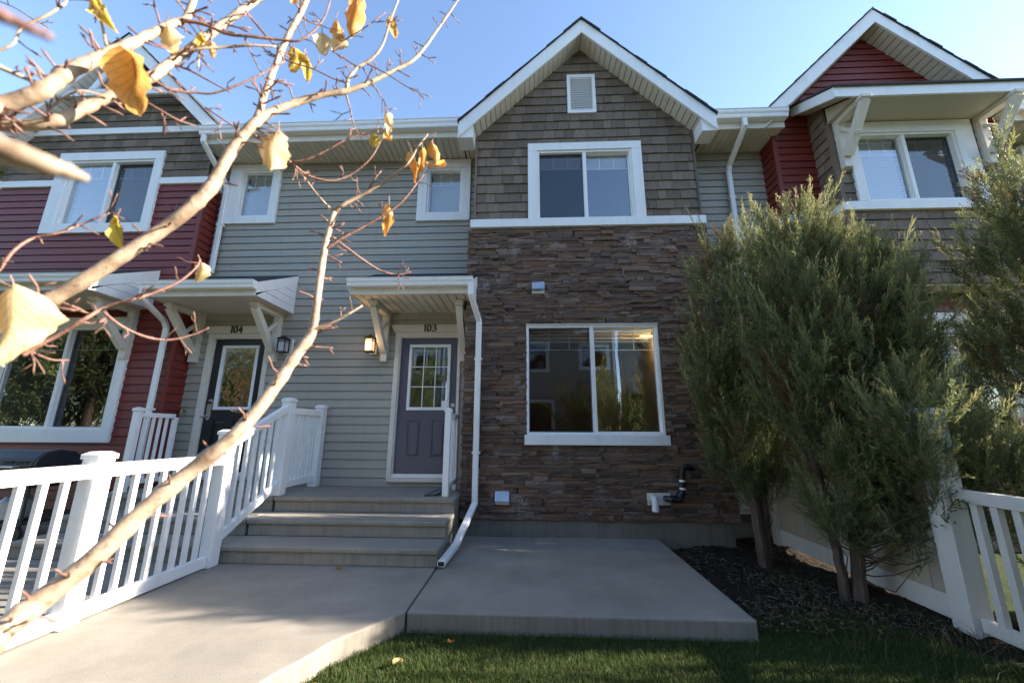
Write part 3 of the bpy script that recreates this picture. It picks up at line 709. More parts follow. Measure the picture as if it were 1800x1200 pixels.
ug = wall_back(LF, -8.93, -5.30, 5.25, 6.0, [(-7.74, -6.25, 5.20, 5.71)], M['backing'], 'gable_wall', T, tri=(-8.8, -5.2, lc, 6.0, 7.80))
shakes(LF, -8.93, -5.315, 5.34, 6.22, [(-7.86, -6.14, 5.2, 5.80)], M['shake'], ug, lim=None)
shakes(LF, -8.7, -5.3, 6.34, 7.8, [], M['shake'], ug, lim=lim2)
for (a, b) in ((-8.93, -7.972), (-6.108, -5.28)): fbox(LF, a, b, 5.222, 5.338, -.01, .045).build('band_board', M['white'], T, .003)
MB().box(-5.315, -5.245, 5.46, 5.79, 5.222, 5.338).build('band_board', M['white'], T, .003)
fbox(LF, -8.75, -5.40, 6.22, 6.335, -.01, .05).build('band_board', M['white'], T, .003)
window(T, LF, -7.74, -6.25, 4.50, 5.70, -6.985, (.22, .14, .15, .145), nf=.03, tint=(False, True), blind=True, gz=.26)
window(T, LF, -7.96, -6.10, 1.265, 2.78, -6.975, (.14, .14, .15, .18), nf=.03, tint=(False, True), gz=.30)
g = gable(T, lc, 8.05, 2.05, 5.2, 5.5, 1.0, soff='white', zc=5.95)
MB().box(lc-1.02, lc+1.02, 5.235, 5.275, 6.80, 6.93).build('collar_board', M['white'], g, .003)
for s in (-1, 1):
    P = [(lc+s*x, y, z) for y in (5.24, 5.27) for (x, z) in ((.06, 7.60), (.16, 7.60), (.52, 6.94), (.40, 6.94))]
    MB().add(P, [(0, 1, 2, 3), (7, 6, 5, 4), (0, 4, 5, 1), (1, 5, 6, 2), (2, 6, 7, 3), (3, 7, 4, 0)]).build('gable_strut', M['white'], g)
box('foundation', (-8.9, -5.32, 5.53, 5.9, -.3, .2), M['found'], T)
window(T, W, -4.96, -4.38, 4.765, 5.655, None, (.20, .125, .115, .125), nf=.03, blind=True, gz=.25)
window(H, W, -1.70, -1.11, 4.755, 5.605, None, (.155, .14, .16, .13), nf=.03, blind=True, gz=.25)
door(T, W, -4.93, -4.11, .67, 2.66, 'black', '104', -4.68, lites=False, hinge='l', cas=(.10, .08))
canopy(T, -5.34, -3.75, 5.8, 3.06, ends=(False, True), brackets=(-5.2, -3.93), strips=False)
canopy(T, -8.2, -5.79, 5.5, 3.06, ends=(True, True), brackets=(-8.0, -6.0), strips=False)
downspout(T, [(-5.22, 5.19, 5.93), (-5.22, 5.19, 5.78), (-5.17, 5.70, 5.36), (-5.15, 5.72, 5.26), (-5.15, 5.72, 3.74)], straps=[(-5.15, 5.72, 4.6)])
downspout(T, [(-5.30, 4.86, 3.17), (-5.30, 4.86, 3.02), (-5.40, 5.36, 2.83), (-5.40, 5.41, 2.74), (-5.40, 5.41, .62), (-5.46, 5.28, .48), (-5.62, 4.85, .10)], straps=[(-5.40, 5.41, 1.55)])
MB().tube([(-5.20, 5.79, 1.55), (-5.20, 5.72, 1.55), (-5.20, 5.70, 1.51)], .013, 8).box(-5.235, -5.165, 5.735, 5.745, 1.545, 1.555).build('hose_tap', M['gold'], T)
# far recess at the left end
lr = wall_back(W, -11.5, -8.7, .1, 5.9, [(-10.6, -9.7, 4.7, 5.6)], M['backing'], 'recess_wall', T)
siding(W, -11.5, -8.94, .3, 5.785, [(-10.6, -9.7, 4.7, 5.6)], M['grey'], lr, zref=.5)
window(T, W, -10.55, -9.75, 4.75, 5.58, None, (.13, .13, .13, .13), nf=.03, blind=True)
eave(T, -11.5, -8.72)

# ------------------------------------------------------------------ right townhouse, burgundy with a shake bay
Q = lab(empty('townhouse', (5.5, 5.6, 0)), 'right townhouse of burgundy siding with upper bay window, behind the junipers', 'townhouse', 'row of townhouses')
RF = front(5.47); rc = 5.515
rr = wall_back(W, 2.45, 3.95, .10, 5.9, [], M['backing'], 'recess_wall', Q)
siding(W, 2.52, 3.83, .20, 5.785, [], M['grey'], rr, zref=.5)
eave(Q, 2.56, 3.90)
limr = lambda z: (rc-min(1.66, max(0, (7.62-z)/.975)), rc+min(1.66, max(0, (7.62-z)/.975)))
rw = wall_back(RF, 3.83, 7.2, .10, 5.95, [(4.75, 6.35, 1.25, 2.75)], M['backing'], 'wall', Q, tri=(3.83, 7.2, rc, 5.95, 7.6))
siding(RF, 3.87, 7.16, .20, 7.60, [(4.44, 6.58, 3.1, 5.75), (4.66, 6.44, 1.15, 2.85), (3.8, 7.2, 4.25, 4.405)], M['red'], rw, zref=.2, lim=limr)
RL = Frame((3.83, 0, 0), (0, 1, 0), (-1, 0, 0))
rl = wall_back(RL, 5.47, 5.80, .10, 5.9, [], M['backing'], 'return_wall', Q, th=.1)
siding(RL, 5.485, 5.795, .20, 5.79, [(5.4, 5.9, 4.255, 4.40)], M['red'], rl, zref=.2)
MB().box(3.805, 3.87, 5.445, 5.485, .2, 5.95).build('corner_trim', M['red'], Q, .004)
MB().box(7.16, 7.225, 5.445, 5.485, .2, 5.95).build('corner_trim', M['red'], Q, .004)
BF = front(5.14); bx0, bx1 = 4.42, 6.60
by = wall_back(BF, bx0, bx1, 3.2, 5.72, [(4.73, 6.12, 4.41, 5.51)], M['backing'], 'bay_wall', Q)
shakes(BF, bx0+.03, bx1-.03, 3.2, 4.27, [], M['shake'], by)
shakes(BF, bx0+.03, bx1-.03, 4.405, 5.69, [(4.66, 6.20, 4.3, 5.8)], M['shake'], by)
BS = Frame((bx0, 0, 0), (0, 1, 0), (-1, 0, 0)); bs = wall_back(BS, 5.15, 5.47, 3.2, 6.14, [], M['backing'], 'bay_side', Q, th=.1)
shakes(BS, 5.165, 5.46, 3.2, 4.27, [], M['shake'], bs); shakes(BS, 5.165, 5.46, 4.405, 6.14, [], M['shake'], bs)
BR = Frame((bx1, 0, 0), (0, 1, 0), (1, 0, 0)); br = wall_back(BR, 5.15, 5.47, 3.2, 6.14, [], M['backing'], 'bay_side', Q, th=.1)
shakes(BR, 5.165, 5.46, 3.2, 5.98, [], M['shake'], br)
MB().box(bx0-.03, bx0+.03, 5.11, 5.165, 3.2, 5.69).build('corner_trim', M['shake'], Q, .003)
MB().box(bx1-.03, bx1+.03, 5.11, 5.165, 3.2, 5.69).build('corner_trim', M['shake'], Q, .003)
MB().box(bx0, bx1, 5.15, 5.46, 3.17, 3.2).build('bay_underside', M['cream'], Q)
MB().box(bx0-.06, bx1+.06, 5.075, 5.13, 4.27, 4.40).build('band_board', M['white'], Q, .004)
MB().box(bx0-.06, bx0-.012, 5.131, 5.42, 4.27, 4.40).build('band_board', M['white'], Q, .004)
MB().box(3.80, bx0-.0605, 5.405, 5.455, 4.27, 4.40).build('band_board', M['white'], Q, .004)
MB().box(3.78, 3.815, 5.456, 5.79, 4.27, 4.40).build('band_board', M['white'], Q, .004)
window(Q, BF, 4.73, 6.12, 4.41, 5.51, 5.41, (.12, .24, .175, 0), nf=.03, tint=(False, True), blind=True, gz=.28, tmat='white')
window(Q, RF, 4.75, 6.35, 1.25, 2.75, 5.5, (.12, .12, .13, .15), nf=.03, blind=True)
# bay canopy: flat soffit in front, sloping rakes at the ends
yf, zs, xl, xr = 4.62, 5.70, 4.15, 6.88
cm = MB()
for i in range(6):
    ya, yb = 4.59+.88*i/6, 4.59+.88*(i+1)/6; za, zb = zs+.17+.53*(ya-yf), zs+.165+.53*(yb-yf)
    cm.prism([(ya, za-.012), (ya, za+.016), (yb, zb+.016), (yb, zb-.012)], xr-xl+.04, 'x', xl-.02)
bc = cm.build('bay_canopy', M['shingle'], Q)
box('fascia', (xl, xr, yf, yf+.03, zs-.004, zs+.158), M['white'], bc, .002)
box('soffit_panel', (bx0-.02, bx1+.02, yf+.031, 5.13, zs, zs+.015), M['perf'], bc)
for x, sx in ((xl, bx0), (xr, bx1)):
    MB().prism([(yf+.031, zs-.004), (yf+.031, zs+.160), (5.44, zs+.158+.43), (5.44, zs+.43)], .03, 'x', min(x, x-.0) if x == xl else x-.03).build('rake_board', M['white'], bc, .002)
    a, b = (x+.031, sx-.02) if x == xl else (sx+.021, x-.031)
    y = yf+.035
    while y < 5.42:
        yb = min(y+.105, 5.43); za, zb = zs+.01+.53*(y-yf), zs+.01+.53*(yb-yf)
        MB().prism([(y, za), (yb-.005, zb-.002), (yb-.005, zb+.012), (y, za+.014)], b-a, 'x', a).build('soffit_panel', M['cream'], bc); y = yb
for x0_ in (bx0, bx1-.03): MB().prism([(4.655, 5.716), (5.128, 5.716), (5.128, 5.96)], .03, 'x', x0_).build('end_board', M['cream'], bc)
for x in (4.52, 6.47): bracket(bc, x, 5.13, zs-.001, .11, .53, .78)
gable(Q, rc-.01, 7.865, 1.97, 5.17, 5.47, .972, soff='cream', zc=5.90)
box('foundation', (2.50, 3.84, 5.84, 6.0, -.3, .2), M['found'], Q); box('foundation', (3.84, 7.2, 5.5, 5.9, -.3, .2), M['found'], Q)
downspout(Q, [(3.27, 5.19, 5.93), (3.27, 5.19, 5.78), (3.235, 5.68, 5.46), (3.235, 5.72, 5.36), (3.235, 5.72, .1)], straps=[(3.235, 5.72, 4.9)])
fr2 = wall_back(W, 7.1, 10.5, .10, 5.9, [(8.0, 8.6, 4.8, 5.6)], M['backing'], 'recess_wall', Q)
siding(W, 7.2, 10.5, .20, 5.785, [(7.9, 8.7, 4.7, 5.7)], M['grey'], fr2, zref=.5)
window(Q, W, 7.98, 8.6, 4.75, 5.60, None, (.16, .14, .14, .13), nf=.03, blind=True)
eave(Q, 7.21, 10.5)
# ------------------------------------------------------------------ steps, railings, fence
def steps(x0, x1, label, loc):
    s = lab(empty('concrete_steps', loc), label, 'steps', 'front door steps')
    def block(name, y0, y1, zt, zb):
        mb = MB().box(x0+.012, x1-.012, y0+.026, y1, zb, zt-.052)
        mb.build(name, M['steps'], s, .006)
        o = MB().box(x0, x1, y0, y1, zt-.0515, zt).build('tread' if name != 'landing' else 'landing_top', M['steps'], s, .014)
    block('step', 4.035, 4.44, .167, 0.006); block('step', 4.405, 4.86, .334, .168); block('landing', 4.82, 5.775, .50, .335)
    MB().box(x0+.02, x1-.02, 4.45, 5.77, .006, .16).build('base', M['steps'], s); MB().box(x0+.02, x1-.02, 4.87, 5.77, .166, .33).build('base', M['steps'], s)
    return s
steps(-3.045, -.882, 'grey concrete steps with three risers leading up to purple door 103', (-2, 4.9, 0))
steps(-5.22, -3.055, 'grey concrete steps behind the white railing leading up to black door 104', (-4.1, 4.9, 0))

def post(p, x, y, z0, z1, w=.118, cap=True, mat='vinyl'):
    o = MB().box(x-w/2, x+w/2, y-w/2, y+w/2, z0, z1).build('post', M[mat], p, .006)
    if cap:
        c = MB().box(x-w/2-.010, x+w/2+.010, y-w/2-.010, y+w/2+.010, z1+.0005, z1+.035)
        a = w/2+.006; b = w/2-.02
        c.add([(x-a, y-a, z1+.035), (x+a, y-a, z1+.035), (x+a, y+a, z1+.035), (x-a, y+a, z1+.035), (x-b, y-b, z1+.052), (x+b, y-b, z1+.052), (x+b, y+b, z1+.052), (x-b, y+b, z1+.052)], BOXF)
        c.build('post_cap', M[mat], o, .004)
    return o
def panel(p, x, ya, za, yb, zb, h0, h1, rail=.085, w=.05, n=None, bal=.036, mat='vinyl'):
    """rails between two posts; za/zb base heights at the two ends, h0/h1 underside of bottom rail and top of top rail"""
    for (lo, hi, wd) in ((h0, h0+rail, w), (h1-rail, h1, w+.012)):
        MB().prism([(ya, za+lo), (yb, zb+lo), (yb, zb+hi), (ya, za+hi)], wd, 'x', x-wd/2).build('rail', M[mat], p, .005)
    n = n or max(1, round(abs(yb-ya)/.118)-1)
    for i in range(n):
        t = (i+1)/(n+1); y = ya+(yb-ya)*t; z = za+(zb-za)*t; s = (zb-za)/(yb-ya)*bal/2
        P = []
        for (zz, k) in ((z+h0+rail-.002, 0), (z+h1-rail+.002, 1)):
            P += [(x-bal/2, y-bal/2, zz-s), (x+bal/2, y-bal/2, zz-s), (x+bal/2, y+bal/2, zz+s), (x-bal/2, y+bal/2, zz+s)]
        MB().add(P, BOXF).build('baluster', M[mat], p, .003)
X = -3.05
rl1 = lab(empty('railing', (X, 3.4, 0)), 'long white vinyl railing stepping up beside the walkway to the landing', 'railing', 'white vinyl railings')
for (y, z0, z1) in ((1.45, .006, 1.06), (2.765, .006, 1.055), (3.955, .006, 1.215), (4.90, .502, 1.615), (5.70, .502, 1.58)): post(rl1, X, y, z0, z1)
panel(rl1, X, 1.51, 0, 2.705, 0, .015, 1.022, .095); panel(rl1, X, 2.825, 0, 3.895, 0, .015, 1.022, .095)
panel(rl1, X, 4.015, .19, 4.84, .585, .0, .985, .09, n=6); panel(rl1, X, 4.96, .5, 5.64, .5, .075, 1.05, .085, n=7)
def side_rail(x, label):
    r = lab(empty('railing', (x, 5.2, .5)), label, 'railing', 'white vinyl railings')
    post(r, x, 4.96, .502, 1.50, .074); post(r, x, 5.52, .502, 1.44, .055, cap=False)
    panel(r, x, 4.998, .5, 5.492, .5, .085, .985, .06, .045, n=4, bal=.03)
side_rail(-1.02, 'short white railing at the right edge of the landing by the downspout')
side_rail(-5.09, 'short white railing against the burgundy wall left of black door 104')

XF = 3.10
pf = lab(empty('privacy_fence', (XF, 4.3, GZ)), 'tan panel fence with white posts and rails behind the junipers', 'fence')
post(pf, XF, 3.27, GZ-.1, 1.40, .15, mat='fwhite_shaded'); post(pf, XF, 5.45, GZ-.1, 1.40, .12, mat='fwhite_shaded')
box('rail', (XF-.03, XF+.03, 3.347, 5.388, -.06, .10), M['fwhite_shaded'], pf, .006); box('rail', (XF-.03, XF+.03, 3.347, 5.388, 1.25, 1.36), M['fwhite_shaded'], pf, .006)
y = 3.347
while y < 5.38:
    yb = min(y+.155, 5.386)
    MB().prism([(XF-.016, y+.0005), (XF-.012, y+.0005), (XF-.020, y+.008), (XF-.020, yb-.008), (XF-.012, yb-.0005), (XF+.016, yb-.0005), (XF+.016, y+.0005)], 1.156, 'z', .097).build('fence_board', M['tan'], pf); y = yb
pr = lab(empty('picket_railing', (XF, 2.4, GZ)), 'white picket railing running on from the tan fence at the right edge', 'railing')
panel(pr, XF, 1.2, 0, 3.19, 0, -.06, .865, .085, .05, n=15, bal=.045, mat='fwhite_shaded')
post(pr, XF, 1.12, GZ-.1, 1.0, .14, mat='fwhite_shaded')

# ------------------------------------------------------------------ small things on the house front
def lantern(x, lit, label):
    l = lab(empty('wall_lantern', (x, 5.76, 2.52)), label, 'lantern', 'black wall lanterns')
    box('mounting_block', (x-.055, x+.055, 5.735, 5.782, 2.40, 2.64), M['white'], l, .004)
    b = MB(); y0, y1, a = 5.545, 5.665, .06
    cy = (y0+y1)/2
    for sx in (-1, 1):
        for yy in (y0, y1-.012): b.box(x+sx*a-(.012 if sx > 0 else 0), x+sx*a+(0 if sx > 0 else .012), yy, yy+.012, 2.41, 2.60)
    for z in (2.405, 2.595, 2.565): b.box(x-a-.004, x+a+.004, y0-.004, y0+.01, z, z+.010); b.box(x-a-.004, x+a+.004, y1-.01, y1+.004, z, z+.010); b.box(x-a-.004, x-a+.008, y0, y1, z, z+.010); b.box(x+a-.008, x+a+.004, y0, y1, z, z+.010)
    b.box(x-a, x+a, y0, y1, 2.398, 2.408)
    b.build('cage', M['iron'], l)
    MB().add([(x-a-.02, y0-.02, 2.606), (x+a+.02, y0-.02, 2.606), (x+a+.02, y1+.02, 2.606), (x-a-.02, y1+.02, 2.606), (x-.022, cy-.022, 2.648), (x+.022, cy-.022, 2.648), (x+.022, cy+.022, 2.648), (x-.022, cy+.022, 2.648)], BOXF).build('cap', M['iron'], l)
    MB().tube([(x, cy, 2.648), (x, cy, 2.668)], .014, 10).build('finial', M['iron'], l)
    box('arm', (x-.018, x+.018, y1-.002, 5.735, 2.52, 2.60), M['iron'], l, .003)
    box('lamp_glass', (x-a+.012, x+a-.012, y0+.012, y1-.012, 2.412, 2.594), M['lampglow' if lit else 'lampoff'], l)
    if lit:
        ld = bpy.data.lights.new('lantern_light', 'POINT'); ld.energy = 1.2; ld.color = (1, .62, .3); ld.shadow_soft_size = .05
        o = bpy.data.objects.new('lantern_light', ld); COL.objects.link(o); o.parent = l; o.location = (0, -.25, .0)
lantern(-2.375, True, 'lit black wall lantern left of purple door 103')
lantern(-3.70, False, 'unlit black wall lantern right of black door 104')
ld = bpy.data.lights.new('room_light', 'POINT'); ld.energy = 7; ld.color = (1, .6, .22); ld.shadow_soft_size = .04
rlamp = bpy.data.objects.new('room_light', ld); COL.objects.link(rlamp); rlamp.location = (1.72, 5.72, 2.62)
pl_ = lab(empty('pendant_lamp', (1.72, 5.72, 2.80)), 'small lit pendant lamp inside the lower middle window', 'lamp')
MB().tube([(1.72, 5.72, 2.80), (1.72, 5.72, 2.70)], .006, 6).build('cord', M['iron'], pl_)
MB().tube([(1.72, 5.72, 2.72), (1.72, 5.72, 2.69), (1.72, 5.72, 2.64)], [.02, .04, .09], 18, cap=False).build('lamp_shade', M['warmroom'], pl_)
sc = lab(empty('plastic_scoop', (-1.1, 4.98, .5)), 'small dark grey plastic scoop lying beside the right landing railing', 'scoop')
MB().add([(-1.30, 5.02, .503), (-1.26, 4.92, .503), (-1.06, 5.10, .575), (-1.10, 5.18, .575), (-1.30, 5.02, .525), (-1.26, 4.92, .525), (-1.06, 5.10, .600), (-1.10, 5.18, .600)], BOXF).build('scoop_pan', M['scoop'], sc, .006)
MB().tube([(-1.14, 4.94, .515), (-1.10, 5.02, .530), (-1.07, 5.13, .575)], .013, 8).build('handle', M['iron'], sc)

# ------------------------------------------------------------------ barbecue on the neighbour's patio
gx, gy = -6.28, 4.85
G = lab(empty('barbecue', (gx, gy, 0)), 'black gas barbecue with closed lid in front of the burgundy wall', 'barbecue')
lp = [(gy-.26, .78), (gy-.27, .84), (gy-.24, .93), (gy-.16, .995), (gy, 1.02), (gy+.16, .995), (gy+.24, .93), (gy+.26, .78)]
ld_ = MB().prism(lp, .84, 'x', gx-.42).build('lid', M['black'], G, .02)
for zz in (.885, .862):
    for xx in (gx+.02, gx+.20): box('slot', (xx, xx+.14, gy-.271, gy-.255, zz, zz+.010), M['iron'], ld_)
MB().tube([(gx-.25, gy-.27, .83), (gx-.25, gy-.32, .83), (gx+.25, gy-.32, .83), (gx+.25, gy-.27, .83)], .014, 8).build('handle', M['steel'], ld_)
box('firebox', (gx-.40, gx+.40, gy-.24, gy+.24, .58, .778), M['black'], G, .015)
for s in (-1, 1):
    box('side_shelf', (min(gx+s*.43, gx+s*.70), max(gx+s*.43, gx+s*.70), gy-.2, gy+.2, .74, .77), M['black'], G, .006)
    for yy in (-1, 1): MB().tube([(gx+s*.36, gy+yy*.2, .60), (gx+s*.37, gy+yy*.2, .03 if s < 0 else .09)], .016, 8).build('leg', M['iron'], G)
    MB().tube([(gx+.36, gy+s*.25, .085), (gx+.36, gy+s*.21, .085)], .085, 20).build('wheel', M['iron'], G)
box('bottom_shelf', (gx-.36, gx+.36, gy-.2, gy+.2, .17, .19), M['iron'], G)
MB().tube([(gx, gy, .195), (gx, gy, .22), (gx, gy, .42), (gx, gy, .47), (gx, gy, .50)], [.11, .14, .14, .10, .04], 18).build('gas_bottle', M['galv'], G)
for k in range(3): MB().tube([(gx-.22+k*.22, gy-.24, .67), (gx-.22+k*.22, gy-.275, .67)], .028, 12).build('knob', M['steel'], G)

# ------------------------------------------------------------------ junipers
def smooth_path(P, k=4):
    out = []
    for i in range(len(P)-1):
        p0, p1, p2, p3 = P[max(0, i-1)], P[i], P[i+1], P[min(len(P)-1, i+2)]
        for j in range(k):
            t = j/k; out.append(tuple(.5*((2*b)+(-a+c)*t+(2*a-5*b+4*c-d)*t*t+(-a+3*b-3*c+d)*t**3) for a, b, c, d in zip(p0, p1, p2, p3)))
    return out+[P[-1]]
def spray_template(seed):          # one feathery shoot along +z, unit length: triangles and a tip value for each corner
    r = np.random.default_rng(seed); V = []; Tp = []
    def needle(p, d, l, w, t):
        a = np.cross(d, r.normal(size=3)); a /= np.linalg.norm(a)+1e-9
        V.extend([p-a*w, p+a*w, p+d*l]); Tp.extend([t, t, min(1, t+.15)])
    bend = r.normal(size=2)*.14
    sp = lambda s: np.array([bend[0]*s*s, bend[1]*s*s, s])
    for i in range(12):
        s = .10+.86*i/12+r.uniform(-.02, .02); p = sp(s); az = i*2.4+r.uniform(-.5, .5); el = r.uniform(.40, .75)
        d = np.array([math.cos(az)*math.sin(el), math.sin(az)*math.sin(el), math.cos(el)]); ln = (.30*(1-s)+.09)*r.uniform(.7, 1.25)
        for j in range(6):
            q = p+d*ln*(j/6); dd = d+r.normal(size=3)*.30; dd /= np.linalg.norm(dd)
            needle(q, dd, r.uniform(.08, .125), .0168, s*.8)
    for i in range(10):
        s = .1+.9*i/10; dd = np.array([0, 0, 1])+r.normal(size=3)*.28; dd /= np.linalg.norm(dd); needle(sp(s), dd, .11, .013, s)
    return np.array(V), np.array(Tp)
TPL = [spray_template(i) for i in range(10)]
def make_mesh(name, V, Fc_n, col, mat, parent, loc=(0, 0, 0)):     # V (n,3) with every Fc_n corners a face
    me = bpy.data.meshes.new(name); n = len(V); nf = n//Fc_n
    me.vertices.add(n); me.vertices.foreach_set('co', V.astype(np.float32).ravel())
    me.loops.add(n); me.loops.foreach_set('vertex_index', np.arange(n, dtype=np.int32))
    me.polygons.add(nf); me.polygons.foreach_set('loop_start', np.arange(0, n, Fc_n, dtype=np.int32))
    a = me.color_attributes.new('Col', 'FLOAT_COLOR', 'POINT'); c4 = np.ones((n, 4), np.float32); c4[:, :3] = col
    a.data.foreach_set('color', c4.ravel()); me.update(); me.validate()
    return link(name, me, mat, parent, loc)
def rough_trunk(stems, seed):
    r = random.Random(seed); tr = MB()
    for st in stems:
        S = smooth_path([tuple(p) for p in st], 7); n = 12; k0 = len(tr.v)
        ridge = [r.uniform(-.16, .16) for _ in range(n)]
        tr.tube([Vector(p[:3])+Vector((r.uniform(-1, 1), r.uniform(-1, 1), 0))*p[3]*.12 for p in S], [p[3] for p in S], n)
        for i, p in enumerate(S):
            c = Vector(p[:3])
            for k in range(n):
                ridge[k] += r.uniform(-.05, .05); ridge[k] *= .96
                q = Vector(tr.v[k0+i*n+k]); tr.v[k0+i*n+k] = tuple(c+(q-c)*(1+ridge[k]))
    return tr
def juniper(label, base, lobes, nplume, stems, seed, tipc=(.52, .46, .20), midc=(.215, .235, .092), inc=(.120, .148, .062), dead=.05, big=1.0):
    r = np.random.default_rng(seed)
    t = lab(empty('juniper', base), label, 'juniper', 'upright junipers by the fence')
    rough_trunk(stems, seed).build('trunk', M['bark_red'], t)
    vol = np.array([l[3]*l[4]*l[5] for l in lobes])**.75; vol /= vol.sum()
    Vs = []; Cs = []; ends = []
    unit = lambda v: v/(np.linalg.norm(v)+1e-9)
    for i in range(nplume):
        l = lobes[r.choice(len(lobes), p=vol)]; d = unit(r.normal(size=3)); rad = r.uniform(.35, 1.0)**.5
        c = np.array(l[:3]); p = c+d*np.array(l[3:6])*rad
        out = np.array([d[0], d[1], d[2]*.3]); ax = unit(out*r.uniform(.2, .65)+np.array([0, 0, 1.0])*r.uniform(.8, 1.3)+r.normal(size=3)*.18)
        PL = r.uniform(.27, .48)*big; top = d[2] > .45
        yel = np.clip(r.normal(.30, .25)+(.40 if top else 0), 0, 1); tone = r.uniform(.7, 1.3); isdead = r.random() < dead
        ns = r.integers(8, 12)
        for j in range(ns):
            s = j/(ns-1); o = p-ax*PL*.45+ax*PL*s
            side = unit(np.cross(ax, r.normal(size=3))); sx = unit(ax+side*r.uniform(.35, .85)*(1-s*.85))
            L = PL*r.uniform(.45, .75)*(1.0-.35*s)
            V, T = TPL[r.integers(10)]
            a = unit(np.cross(sx, r.normal(size=3))); b = np.cross(sx, a); wide = r.uniform(.75, 1.15)
            Vs.append(o+(V[:, :1]*a*wide+V[:, 1:2]*b*wide+V[:, 2:]*sx)*L)
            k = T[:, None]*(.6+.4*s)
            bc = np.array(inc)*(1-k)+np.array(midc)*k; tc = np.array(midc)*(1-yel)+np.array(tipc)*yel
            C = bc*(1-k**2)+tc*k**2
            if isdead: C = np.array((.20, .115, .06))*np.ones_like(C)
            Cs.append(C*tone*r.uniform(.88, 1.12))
        if rad > .8:                 # long pale leaders standing out of the crown
            for _ in range(2 if top else 1):
                sx = unit(ax+np.array([0, 0, .5])+r.normal(size=3)*.16); L = PL*r.uniform(.7, 1.05); V, T = TPL[r.integers(10)]
                a = unit(np.cross(sx, r.normal(size=3))); b = np.cross(sx, a); o = p+ax*PL*.15+r.normal(size=3)*.04
                Vs.append(o+(V[:, :1]*a*.42+V[:, 1:2]*b*.42+V[:, 2:]*sx)*L)
                k = T[:, None]; Cs.append((np.array(midc)*(1-k)+np.array(tipc)*k)*r.uniform(.75, 1.1))
        if r.random() < .22: ends.append((p-ax*PL*.3, c))
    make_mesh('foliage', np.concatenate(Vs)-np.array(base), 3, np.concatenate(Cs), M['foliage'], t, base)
    tw = MB()                        # limbs from the stems out into the crown
    sp = [Vector(p[:3]) for st in stems for p in st[1:]]
    for (p, c) in ends:
        p = Vector(p); q = min(sp, key=lambda s: (s-p).length+(2 if s.z > p.z else 0)); q = q+Vector((random.uniform(-.03, .03), random.uniform(-.03, .03), random.uniform(-.25, .25))); mid = (q*.55+p*.45)+Vector((random.uniform(-.08, .08), random.uniform(-.08, .08), random.uniform(-.14, .02)))
        tw.tube([q, q*.6+mid*.4+Vector((0, 0, -.02)), mid, p], [.008, .006, .0045, .002], 5, cap=False)
    tw.build('limbs', M['bark_red'], t)
    return t
juniper('slim green juniper by the stone wall, nearest the patio window', (2.42, 4.60, GZ+.02),
        [(2.40, 4.42, 1.55, .50, .36, .75), (2.12, 4.42, 2.35, .30, .28, .85), (2.60, 4.42, 2.30, .40, .30, .95), (2.20, 4.42, 3.05, .20, .22, .45), (2.52, 4.42, 3.10, .26, .24, .45), (2.80, 4.42, 3.0, .28, .25, .5), (2.36, 4.5, .95, .28, .3, .35), (2.02, 4.5, 2.0, .22, .3, .6), (2.35, 4.75, 1.1, .4, .25, .5), (2.1, 4.4, 1.2, .2, .25, .4), (2.72, 5.12, 1.25, .30, .2, .6), (2.6, 5.08, 1.0, .3, .2, .5), (2.42, 4.40, .80, .20, .16, .28)], 540,  # back lobes towards the wall added to keep sun off the patio
        [[(2.41, 4.58, GZ-.05, .058), (2.39, 4.57, .3, .048), (2.35, 4.54, .9, .042), (2.26, 4.5, 1.6, .04), (2.18, 4.5, 2.6, .015)], [(2.46, 4.60, GZ-.05, .045), (2.48, 4.58, .5, .038), (2.52, 4.54, 1.2, .03), (2.62, 4.5, 2.2, .02), (2.7, 4.5, 3.0, .01)]], 11, dead=.09)
juniper('broad bushy juniper with twin trunk in front of the tan fence', (2.72, 3.84, GZ+.02),
        [(2.90, 3.85, 1.75, .72, .50, .85), (2.45, 3.85, 2.05, .38, .4, .75), (3.35, 3.85, 1.95, .38, .42, .70), (2.72, 3.85, 2.75, .42, .38, .70), (3.20, 3.85, 2.65, .42, .38, .60), (2.95, 3.85, 3.20, .15, .18, .36), (2.70, 3.85, 3.10, .13, .15, .26), (3.42, 3.85, 2.85, .2, .2, .35), (2.95, 3.75, 1.0, .55, .4, .35), (3.30, 3.5, .95, .4, .3, .25), (3.25, 3.45, .62, .40, .22, .18), (2.62, 3.7, .62, .22, .2, .2), (3.45, 3.30, 1.05, .30, .20, .25), (2.98, 3.22, 1.28, .24, .18, .26), (3.05, 3.25, 1.0, .22, .18, .22), (2.80, 3.70, .42, .18, .14, .28), (2.62, 3.68, .5, .14, .14, .25), (3.15, 3.5, .5, .3, .2, .22), (3.52, 3.82, 2.15, .32, .35, .60), (3.48, 3.75, 1.5, .30, .30, .50)], 960,
        [[(2.66, 3.84, GZ-.05, .045), (2.65, 3.85, .25, .036), (2.60, 3.86, .8, .04), (2.50, 3.85, 1.6, .03), (2.42, 3.85, 2.4, .01)], [(2.76, 3.82, GZ-.05, .055), (2.80, 3.82, .3, .045), (2.84, 3.84, .9, .045), (2.92, 3.85, 1.8, .035), (2.95, 3.85, 3.2, .01)], [(2.84, 3.84, .75, .035), (3.05, 3.84, 1.2, .03), (3.35, 3.85, 2.2, .012)]], 12)
k3 = 1.12
def far(p): return (p[0]*k3, p[1]*k3, CAM_Z+(p[2]-CAM_Z)*k3)
